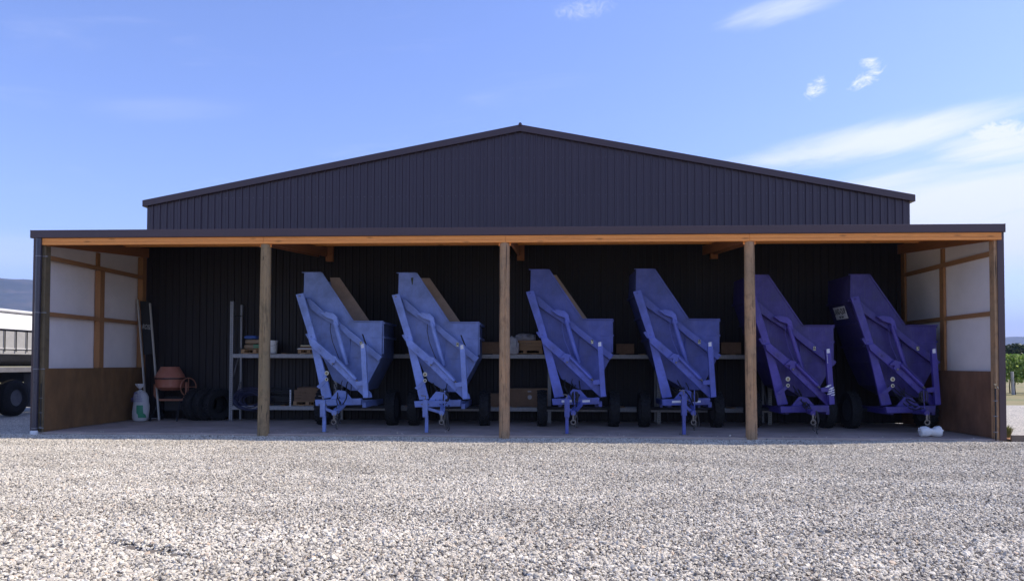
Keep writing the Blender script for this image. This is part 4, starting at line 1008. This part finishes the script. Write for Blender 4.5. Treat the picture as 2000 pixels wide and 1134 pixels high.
# second bay things (right of the central pole)
xm = at(1025, 680, YR).x
pallet(xm, YC, zs_, 'timber pallet under the open wooden crate, right of the central pole', .9)
cr = empty('crate', (xm, YC, zs_ + .103), label='open orange-brown wooden crate on the upper shelf right of the central pole', cat='crate')
for k in range(3):
    for s_ in (-1, 1): MB().box(-.42, .42, s_ * .22 - .008, s_ * .22 + .008, .004 + k * .082, .076 + k * .082).build('slat', MT['pallet'], cr)
for s_ in (-1, 1): MB().box(s_ * .43 - .008, s_ * .43 + .008, -.21, .21, 0, .25).build('end_panel', MT['pallet'], cr)
mb = soft(.55, .38, .24, n=12, amp=.12, seed=21); fw = mb.build('plastic_wrap', MT['film'], None, smooth=True, label='crumpled clear plastic wrap piled on the open wooden crate', cat='plastic wrap'); fw.location = (xm - .02, YC, zs_ + .27)
mb = soft(.24, .06, .42, n=12, amp=.14, seed=25); fw = mb.build('plastic_wrap', MT['film'], None, smooth=True, label='hanging fold of grey plastic film just right of the central pole', cat='plastic wrap'); fw.location = (at(1003, 670, YR).x, YR - .045, zs_ - .02)
xm = at(1033, 775, YR).x
bx_ = empty('cardboard_box', (xm, YC - .03, zl), label='large brown cardboard box with round label on the lower shelf', cat='box')
MB().box(-.48, .48, -.26, .26, .001, .46).build('carton', MT['card'], bx_, bevel=.006)
MB().box(-.48, .48, -.262, -.2605, .445, .458).build('flap_edge', MT['sack'], bx_)
MB().lathe([(.055, 0), (.055, -.0015)], (.02, -.262, .24), 'y', 24).build('round_label', MT['film'], bx_)
MB().box(-.03, .06, -.2635, -.2615, .37, .40).build('sticker', MT['film'], bx_)
# more stored things glimpsed between the trailers
for (u, sh, w, h, lab) in ((955, 1, .5, .30, 'brown carton on the upper shelf left of the central pole'), (1222, 1, .45, .26, 'brown carton on the upper shelf between trailers 7 and 8'), (1430, 1, .5, .30, 'brown carton on the upper shelf just left of the right pole'), (960, 2, .5, .32, 'brown carton on the lower shelf behind the central pole')):
    o = MB().box(-w / 2, w / 2, -.2, .2, 0, h).build('carton', MT['card'], None, bevel=.005, label=lab, cat='box'); o.location = (at(u, 690, YR).x, YC, zshelf(sh) + .001)
    MB().box(-w / 2, w / 2, -.03, .03, h + .0005, h + .002).build('packing_tape', MT['sack'], o)

# ------------------------------------------------------------------ leaning sign
sg = empty('leaning_sign', (at(285, 812, 3.3).x, 3.3, 0), label='tall black sign on two white posts reading ROSE, leaning in the corner', cat='sign')
def rel(v): return Vector(v) - sg.location
for (ut, vt, ub, vb) in ((269, 585, 287, 815), (293, 592, 311, 815)):
    a = at(ut, vt, 3.72); b = at(ub, vb, 3.22); b.z = .02
    MB().bar(rel(b), rel(a), .035, .05, up=(0, 1, 0)).build('post', MT['whitewood'], sg, bevel=.003)
A_ = at(272, 587, 3.70); B_ = at(291, 589, 3.70); C_ = at(301, 690, 3.50); D_ = at(280, 692, 3.50)
off = Vector((0, .03, 0)); th = Vector((0, .018, 0))
mb = MB().add([rel(p_) + o_ for o_ in (off, off + th) for p_ in (A_, B_, C_, D_)], [(0, 1, 2, 3), (7, 6, 5, 4), (0, 4, 5, 1), (1, 5, 6, 2), (2, 6, 7, 3), (3, 7, 4, 0)])
mb.build('sign_panel', MT['signblack'], sg)
ctr = at(285.5, 638, 3.60); nrm = (B_ - A_).cross(D_ - A_).normalized(); xd = (B_ - A_).normalized(); zd = (A_ - D_).normalized()
if nrm.y > 0: nrm = -nrm
# orthonormal frame for the text on the panel
pl_c = A_ + off; tt = (pl_c - ctr).dot(nrm); pos = ctr + nrm * (tt + .004)
yv = (zd - xd * zd.dot(xd)).normalized(); zv = xd.cross(yv)
tx = text_mesh('ROSE', .175, MT['signtext'], sg, (0, 0, 0), (0, 0, 0), 'lettering', .58, .003)
mw = Matrix((xd, yv, zv)).transposed().to_4x4(); tx.matrix_local = Matrix.Translation(rel(pos)) @ mw @ Matrix.Diagonal((.58, 1, 1, 1))

# ------------------------------------------------------------------ white bag with tied neck
g = at(273, 819, 3.0); bgx = g.x
vs = []; fs = []; n = 30; H2 = .82; prof = [(0, .12), (.02, .165), (.10, .20), (.25, .215), (.40, .20), (.50, .185), (.62, .19), (.72, .155), (.77, .085), (.80, .03), (.83, .022), (.86, .05), (.92, .085), (.96, .095)]
for h_, r_ in prof:
    for k in range(n):
        a_ = 2 * math.pi * k / n; w_ = 1 + .06 * mn.noise(Vector((math.cos(a_) * 2, math.sin(a_) * 2, h_ * 6))) + (.18 * math.sin(a_ * 7) if h_ > .75 else .0)
        vs.append((r_ * w_ * math.cos(a_) + .05 * (1 - h_) ** 2 * 0 - .04 * h_ + .05 * math.sin(h_ * 3), r_ * .8 * w_ * math.sin(a_), h_))
for j in range(len(prof) - 1):
    for k in range(n): k2 = (k + 1) % n; fs.append((j * n + k, j * n + k2, (j + 1) * n + k2, (j + 1) * n + k))
fs.append(tuple(reversed(range(n))))
bag = MB().add(vs, fs).build('fertiliser_bag', MT['bag'], None, smooth=True, label='white bag with tied neck, blue lettering and green patch, leaning on the plywood', cat='bag'); bag.location = (bgx, 3.0, .002)
def bag_y(x, h):
    r_ = np.interp(h, [q_[0] for q_ in prof], [q_[1] for q_ in prof]); cxx = -.04 * h + .05 * math.sin(h * 3)
    return -.8 * math.sqrt(max(r_ * r_ - (x - cxx) ** 2, 1e-4)) - .012
vs = []; fs = []
for j in range(9):
    h_ = .10 + j * .04
    for i_ in range(7):
        x = .02 + (.155) * i_ / 6 + (.03 if j < 3 else 0) - .02 * (j / 8); vs.append((x, bag_y(min(x, .205), h_), h_))
for j in range(8):
    for i_ in range(6): q_ = j * 7 + i_; fs.append((q_, q_ + 1, q_ + 8, q_ + 7))
MB().add(vs, fs).build('green_patch', MT['green'], bag, smooth=True)
for txt, h_, s_ in (('SALT', .72, .085), ('25 KG', .645, .08), ('PRODUCT', .575, .065), ('OF NEW ZEALAND', .52, .036)):
    text_mesh(txt, s_, MT['blueink'], bag, (.02, bag_y(.02, h_) - .03, h_), (R(90 + 0), 0, 0), 'lettering')
MB().lathe([(.028, -.012), (.032, 0), (.028, .012)], (-.033 + .034, 0, .815), 'z', 12).build('tie', MT['hose'], bag)

# ------------------------------------------------------------------ concrete mixer
mxp = at(331, 812, 3.35); K = 1444 / (DIST + 3.35)
mx = empty('concrete_mixer', (mxp.x, 3.35, 0), label='small orange concrete mixer with ring handwheel standing by the back wall', cat='mixer')
zc = 1.5 - (740 - 709.5) / K
def zz(v): return 1.5 - (v - 709) / K
drum = MB().lathe([(.001, zz(764)), (.22, zz(764)), (.345, zz(757)), (.358, zz(741)), (.366, zz(740)), (.366, zz(737)), (.356, zz(736)), (.33, zz(731)), (.235, zz(719)), (.225, zz(717)), (.215, zz(719)), (.30, zz(734)), (.30, zz(750)), (.001, zz(752))], (0, 0, 0), 'z', 40, cap=False).build('drum', MT['mixer'], mx, smooth=True)
MB().lathe([(.362, zz(741.5)), (.372, zz(740.8)), (.372, zz(739)), (.362, zz(738.4))], (0, 0, 0), 'z', 40, cap=False).build('drum_band', MT['black'], drum, smooth=True)
y_ = 0
fr = MB(); zf0, zf1, zf2 = zz(783), zz(774), zz(752)
fr.bar((-.40, y_, zf2), (-.40, y_, zf1), .05, .04, up=(0, 1, 0)).bar((-.40, y_, zf1), (-.30, y_, zf0), .05, .04, up=(0, 1, 0)).bar((-.30, y_, zf0), (.33, y_, zf0), .05, .04, up=(0, 1, 0)).bar((.33, y_, zf0), (.44, y_, zf1), .05, .04, up=(0, 1, 0)).bar((.44, y_, zf1), (.44, y_, zf2 + .06), .05, .04, up=(0, 1, 0))
fr.build('yoke', MT['mixer2'], mx, bevel=.004)
for s_ in (-1, 1):
    MB().bar((s_ * .28, .0, zf0 - .02), (s_ * .36, -.32, .01), .035, .035).build('leg', MT['black'], mx); MB().bar((s_ * .28, .0, zf0 - .02), (s_ * .34, .30, .12), .035, .035).build('leg', MT['black'], mx)
    o = MB().lathe([(.11, -.02), (.125, -.01), (.125, .01), (.11, .02), (.03, .02)], (s_ * .37, .30, .125), 'x', 20).build('transport_wheel', MT['rubber'], mx, smooth=True)
wc = Vector((.52, -.05, zz(757))); ww = Vector((.40, -.92, 0)).normalized(); wy = Vector((.55, .83, 0)).normalized()
ring = [wc + (Vector((.42, .9, 0)).normalized() * math.cos(a_) + Vector((0, 0, 1)) * math.sin(a_)) * .235 for a_ in np.linspace(0, 2 * math.pi, 33)]
hw_ = MB().tube(ring, .014, 8, cap=False).build('handwheel', MT['mixer2'], mx, smooth=True)
sp2 = MB()
for k in range(4):
    a_ = k * math.pi / 2; sp2.tube([wc, wc + (Vector((.42, .9, 0)).normalized() * math.cos(a_) + Vector((0, 0, 1)) * math.sin(a_)) * .235], .010, 6)
sp2.build('spokes', MT['mixer2'], hw_); MB().tube([wc, (.44, 0, zz(757))], .018, 8).build('hub_shaft', MT['mixer2'], hw_)
MB().box(-.24, .24, .16, .40, zf0 - .30, zf0 + .08).build('motor_box', MT['black'], mx, bevel=.02)

# ------------------------------------------------------------------ tyres standing by the wall
ty2 = MB().lathe([(.22, -.09), (.30, -.115), (.38, -.12), (.405, -.09), (.41, 0), (.405, .09), (.38, .12), (.30, .115), (.22, .09), (.225, .06), (.33, .09), (.33, -.09), (.225, -.06), (.22, -.09)], (0, 0, 0), 'x', 36, cap=False)
for k in range(30):
    a_ = 2 * math.pi * k / 30
    for s_ in (-1, 1): 
        pa = Vector((s_ * .10, .404 * math.cos(a_), .404 * math.sin(a_))); pb2 = Vector((s_ * .02, .413 * math.cos(a_ + .1), .413 * math.sin(a_ + .1))); ty2.bar(pa, pb2, .04, .02, up=pa.normalized())
tme = ty2.mesh('loose_tyre', MT['rubber'], True)
for k, (u, lab) in enumerate(((384, 'first loose black tyre standing right of the orange mixer'), (403, 'middle loose black tyre of the row by the back wall'), (424, 'last loose black tyre of the row, nearest the racking upright'))):
    o = bpy.data.objects.new('loose_tyre', tme); C.objects.link(o); o.location = (at(u, 812, 3.4).x, 3.42 + .03 * k, .425); o.rotation_euler = (0, R(4), R(-22 - 5 * k)); tag(o, lab, 'tyre', 'loose tyres standing by the back wall')

# ------------------------------------------------------------------ parked bulk trailer at the left
tk = empty('bulk_trailer', (-16.6, 5.5, -.05), label='white topped grey bulk trailer parked beyond the left shed corner', cat='trailer')
def tb(mb, name, mm, parent=tk, **k):
    mb.v = [(v[0] + 16.6, v[1] - 5.5, v[2]) for v in mb.v]; return mb.build(name, mm, parent, **k)
xs0 = -15.30; YT0, YT1 = -1.0, 9.5
def tz(v, Y=5.6):
    k = 1444 / (DIST + Y); return 1.5 - (v - 708) / k
# body section in XZ (right flank), extruded along Y
zt0, zt1, zt2_, zt3, zt4 = tz(605), tz(641), tz(676), tz(689), tz(713)
W2 = 2.4
sec = lambda a, b, inset=0: None
tb(MB().prism([(xs0 - .25, zt0), (xs0 - .02, zt1), (xs0 - W2 + .02, zt1), (xs0 - W2 + .25, zt0)], YT0, YT1), 'hopper_top', MT['trailerwhite'], bevel=.02)
tb(MB().prism([(xs0, zt1 - .004), (xs0, zt3), (xs0 - W2, zt3), (xs0 - W2, zt1 - .004)], YT0, YT1), 'body_side', MT['trailergrey'], bevel=.01)
tb(MB().prism([(xs0 - .01, zt3 - .004), (xs0 - .10, zt4 + .15), (xs0 - .45, zt4 + .01), (xs0 - W2 + .45, zt4 + .01), (xs0 - W2 + .1, zt4 + .15), (xs0 - W2 + .01, zt3 - .004)], YT0, YT1), 'underbody', MT['trailerdark'], bevel=.02)
tb(MB().tube([(xs0 - .22, YT0, zt0 + .05), (xs0 - .22, YT1, zt0 + .0)], .05, 12), 'tarp_roller', MT['trailerwhite'], smooth=True)
for v_, hh in ((641, .03), (678, .022)):
    tb(MB().box(xs0 + .004, xs0 + .03, YT0, YT1, tz(v_) - hh / 2, tz(v_) + hh / 2), 'side_rail', MT['trailerwhite'] if v_ > 650 else MT['black'])
y = YT0 + .2
while y < YT1:
    tb(MB().box(xs0 + .031, xs0 + .042, y, y + .035, tz(684), tz(640)), 'strap', MT['black']); y += .44
tb(MB().box(xs0 - .30, xs0 - .02, YT0, YT1, tz(724), tz(714)), 'chassis_ledge', MT['trailermid'], bevel=.01)
tb(MB().box(xs0 - W2 + .6, xs0 - .75, YT0, YT1, tz(745), tz(716)), 'chassis', MT['trailerdark'])
R_ = .53
for yy in (5.15, 3.85, 2.55):
    for xx in (xs0 - .22, xs0 - W2 + .22):
        rm = MB().lathe([(.245, -.10), (.23, -.12), (.27, -.02), (.11, .02), (.10, .08), (.02, .09)], (0, 0, 0), 'x', 30).lathe([(.245, .12), (.235, .14), (.27, .04), (.12, .02), (.11, .10), (.02, .11)], (0, 0, 0), 'x', 30).build('wheel', MT['alloy'], tk, smooth=True)
        rm.location = (xx + 16.6, yy - 5.5, R_)
        MB().lathe([(.24, -.14), (.34, -.16), (.48, -.15), (.52, -.12), (.53, 0), (.52, .12), (.48, .15), (.34, .16), (.24, .14)], (0, 0, 0), 'x', 44, cap=False).build('tyre', MT['rubber'], rm, smooth=True)
tb(MB().box(xs0 - .40, xs0 - .05, 5.86, 5.875, .22, tz(727)), 'mud_flap', MT['trailermid'])
tb(MB().box(xs0 - .20, xs0 - .08, 6.9, 6.93, tz(778), tz(768)), 'tail_light', MT['red']); tb(MB().box(xs0 - .4, xs0 - .06, 6.95, 7.0, tz(786), tz(764)), 'tail_bar', MT['trailerdark'])

# ------------------------------------------------------------------ right side: edging, planting bed, vines, trees
q0 = at(1962, 851, .0)
ed = MB().box(9.33, 16.0, -.02, .03, -.10, .085).build('timber_edging', MT['edging'], None, bevel=.004, label='low dark timber edging board beside the right shed corner', cat='edging')
MB().box(9.8, 9.86, .031, .09, -.1, .05).build('peg', MT['edging'], ed); MB().box(12.4, 12.46, .031, .09, -.1, .05).build('peg', MT['edging'], ed)
MT['mulch'] = mat('bark_mulch', (0.36, 0.17, 0.07), 0.9, var=0.5, scale=40, bmp=1.0, bscale=45)
grid('planting_bed', [9.34 + .15 * k for k in range(45)], [.04 + .1 * k for k in range(9)], lambda x, y: .0 + .03 * mn.noise(Vector((x * 3, y * 3, 0))), MT['mulch'], kind='structure')
def tuft(x, y, h, n, seed):
    rnd = random.Random(seed); mb = MB()
    for k in range(n):
        a_ = rnd.uniform(0, 6.28); l = h * rnd.uniform(.6, 1.1); sp3 = rnd.uniform(.15, .8); d = Vector((math.cos(a_), math.sin(a_), 0)); w_ = Vector((-d.y, d.x, 0)) * .005
        p0 = d * rnd.uniform(0, .05); p1 = p0 + d * sp3 * l * .35 + Vector((0, 0, l * .6)); p2 = p0 + d * sp3 * l * .9 + Vector((0, 0, l * (1 - .35 * sp3)))
        mb.add([p0 - w_, p0 + w_, p1 + w_ * .8, p1 - w_ * .8, p2], [(0, 1, 2, 3), (3, 2, 4)])
    return mb
gpt = at(1972, 845, .25)
o = tuft(0, 0, .30, 220, 1).build('grass_tuft', MT['tuft'], None, label='small green and straw grass tuft behind the edging board', cat='grass'); o.location = (gpt.x - .03, .28, .01)
# vines
def leaf_cloud(n, fn, size, seed):
    r = np.random.default_rng(seed); P = np.array([fn(r) for _ in range(n)]); s = size * r.uniform(.6, 1.3, n)
    u = r.normal(size=(n, 3)); u[:, 2] = np.abs(u[:, 2]) * .6 + .2; u /= np.linalg.norm(u, axis=1)[:, None]
    a = np.cross(u, r.normal(size=(n, 3))); a /= np.linalg.norm(a, axis=1)[:, None]; b = np.cross(u, a)
    V = np.empty((n, 5, 3)); V[:, 0] = P - a * s[:, None]; V[:, 1] = P - a * .2 * s[:, None] + b * .75 * s[:, None]; V[:, 2] = P + a * .8 * s[:, None] + b * .45 * s[:, None]; V[:, 3] = P + a * .8 * s[:, None] - b * .45 * s[:, None]; V[:, 4] = P - a * .2 * s[:, None] - b * .75 * s[:, None]
    mb = MB(); mb.v = [tuple(x) for x in V.reshape(-1, 3)]; mb.f = [tuple(range(5 * i, 5 * i + 5)) for i in range(n)]; mb.m = [0] * n; return mb
def fast(mb, name, mm, parent):
    me = bpy.data.meshes.new(name); me.from_pydata(mb.v, [], mb.f); me.materials.append(mm); o = bpy.data.objects.new(name, me); C.objects.link(o); o.parent = parent; return o
def vine_fn(r):
    x = r.uniform(-.85, .85); z = .62 + 1.2 * r.beta(1.6, 1.3) + .08 * math.sin(x * 7); y = r.normal(0, .20) * (1 - .3 * (z - .6))
    if r.random() < .12: z = 1.75 + r.uniform(0, .25); y *= .5
    return (x, y, z)
VY = 24.3
protos = []
def make_vine(seed):
    e_ = empty('grape_vine', (0, 0, -.04)); rnd = random.Random(seed)
    MB().tube([(0, 0, 0), (.03, .01, .4), (-.02, 0, .8), (.0, 0, .95)], [.035, .028, .026, .022], 8).tube([(0, 0, .85), (.4, .02, .93), (.85, 0, .95)], .014, 6).tube([(0, 0, .85), (-.4, .02, .93), (-.85, 0, .95)], .014, 6).build('trunk', MT['bark'], e_, smooth=True)
    f_ = fast(leaf_cloud(2200, vine_fn, .062, seed), 'foliage', MT['vine'], e_); return e_
def copy_tree(o, parent=None):
    c = o.copy(); C.objects.link(c)
    if parent is not None: c.parent = parent
    for ch in list(o.children): copy_tree(ch, c)
    return c
v0 = make_vine(3); first = True
ORD = ('nearest the shed', 'second from the shed', 'third from the shed', 'fourth from the shed', 'fifth from the shed', 'farthest from the shed')
for row, yy in enumerate((VY, VY + 2.6)):
    for k in range(6):
        e_ = v0 if first else copy_tree(v0); first = False
        e_.location = (22.6 + k * 1.6 + row * 1.3, yy, -.04); e_.rotation_euler = (0, 0, (k % 2) * math.pi + random.uniform(-.03, .03)); e_.scale = (1.06, 1, random.uniform(.95, 1.06))
        tag(e_, 'leafy green grapevine in the %s vineyard row, %s' % (('front', 'second')[row], ORD[k]), 'grapevine', 'grapevines in the vineyard rows')
gp_ = at(1979, 765, VY - .35)
vp = empty('vineyard_post', (gp_.x, VY - .35, -.05), label='leaning grey wooden post in front of the green vines', cat='post')
MB().tube([(0, 0, 0), (-.03, 0, .6), (-.05, 0, 1.22)], .075, 10).build('post_shaft', MT['whitewood'], vp, smooth=True)
MB().tube([(-.02, 0, .75), (-.7, .25, .4)], .004, 5).build('stay_wire', MT['galv'], vp)
# trees beyond
def tree(x, y, h, w, seed, label):
    e_ = empty('dense_tree', (x, y, -.1), label=label, cat='tree', group='dark trees beyond the vineyard'); rnd = random.Random(seed)
    tr = MB().tube([(0, 0, 0), (.1, 0, h * .25), (0, .1, h * .5)], [.35, .26, .15], 10)
    for k in range(6):
        a_ = k * 1.05; tr.tube([(0, 0, h * .25), (math.cos(a_) * w * .25, math.sin(a_) * w * .25, h * .5), (math.cos(a_) * w * .38, math.sin(a_) * w * .38, h * .7)], [.14, .09, .04], 6)
    tr.build('trunk', MT['bark'], e_, smooth=True)
    cl_ = [(rnd.gauss(0, w * .26), rnd.gauss(0, w * .22), h * rnd.uniform(.35, .86), w * rnd.uniform(.11, .2)) for _ in range(26)]
    def fn(r):
        c = cl_[r.integers(len(cl_))]; d = r.normal(size=3); d /= np.linalg.norm(d); q_ = c[3] * r.uniform(.7, 1.05); return (c[0] + d[0] * q_, c[1] + d[1] * q_, max(.3, c[2] + d[2] * q_ * .8))
    fast(leaf_cloud(9000, fn, .19, seed), 'crown', MT['tree'], e_)
TY = 75
for k, (u, h, w, lab) in enumerate(((1968, 3.6, 5.0, 'low dark tree nearest the shed beyond the vineyard'), (1992, 4.4, 6.5, 'rounded dark green tree beyond the vineyard, the tallest in view'), (2030, 3.9, 6.0, 'dark bushy tree beyond the vineyard at the picture edge'))):
    tree(at(u, 700, TY).x, TY + k * 2, h, w, 40 + k, lab)

# ------------------------------------------------------------------ hills
m, t, p = nodes_of('forested_hill'); MT['hill'] = m
nn_ = noise(t, coords(t, (.004, .004, .012)), 3, 10, .7); c = ramp(t, nn_, [(.3, (.016, .025, .018)), (.5, (.035, .042, .034)), (.7, (.09, .078, .065))]); t.links.new(c, p.inputs['Base Color']); p.inputs['Roughness'].default_value = 1
def hills(name, pts, Y, depth, seed, rough):
    """ridge line through photo points at distance Y, with slopes facing the viewer and falling away behind"""
    us = [q_[0] for q_ in pts]; vv = [q_[1] for q_ in pts]; nx = 150; ny = 26; vs = []; fs = []
    for j in range(ny + 1):
        f = j / ny
        for i_ in range(nx + 1):
            u = us[0] + (us[-1] - us[0]) * i_ / nx; top = at(u, float(np.interp(u, us, vv)), Y)
            prof_ = math.sin(min(f / .6, 1) * math.pi / 2) if f < .6 else math.cos((f - .6) / .4 * math.pi / 2)
            z = top.z * prof_; n_ = mn.fractal(Vector((top.x * .004 + seed, f * depth * .004, seed)), .8, 2.1, 6)
            z += rough * top.z * n_ * (prof_ * (1 - .75 * (abs(f - .6) < .1)))
            vs.append((top.x, Y + (f - .6) * depth, z - 3 if 0 < f < 1 else -4))
    for j in range(ny):
        for i_ in range(nx): q_ = j * (nx + 1) + i_; fs.append((q_, q_ + 1, q_ + nx + 2, q_ + nx + 1))
    MB().add(vs, fs).build(name, MT['hill'], None, smooth=True, kind='structure')
hills('hills', [(-1500, 690), (-900, 640), (-500, 560), (-250, 520), (-80, 541), (0, 535), (14, 535), (40, 544), (64, 549), (100, 554), (200, 580), (330, 640), (480, 690), (600, 705)], 2600, 1500, 3, .22)
hills('hills', [(1350, 706), (1500, 690), (1700, 668), (1880, 660), (1962, 657), (1978, 656), (2000, 659), (2060, 654), (2200, 665), (2500, 650), (2900, 680), (3300, 705)], 3400, 1200, 9, .10)
HAZE = True
if HAZE:
    m = bpy.data.materials.new('thin_air_haze'); m.use_nodes = True; t = m.node_tree; t.nodes.remove(t.nodes['Principled BSDF'])
    pv = t.nodes.new('ShaderNodeVolumePrincipled'); pv.inputs['Color'].default_value = (.44, .60, 1, 1); pv.inputs['Density'].default_value = .00016; pv.inputs['Anisotropy'].default_value = .1
    t.links.new(pv.outputs[0], t.nodes['Material Output'].inputs['Volume'])
    MB().box(-9500, 9500, -400, 9500, -8, 520).build('haze', m, None, kind='stuff')
    S.cycles.volume_bounces = 0
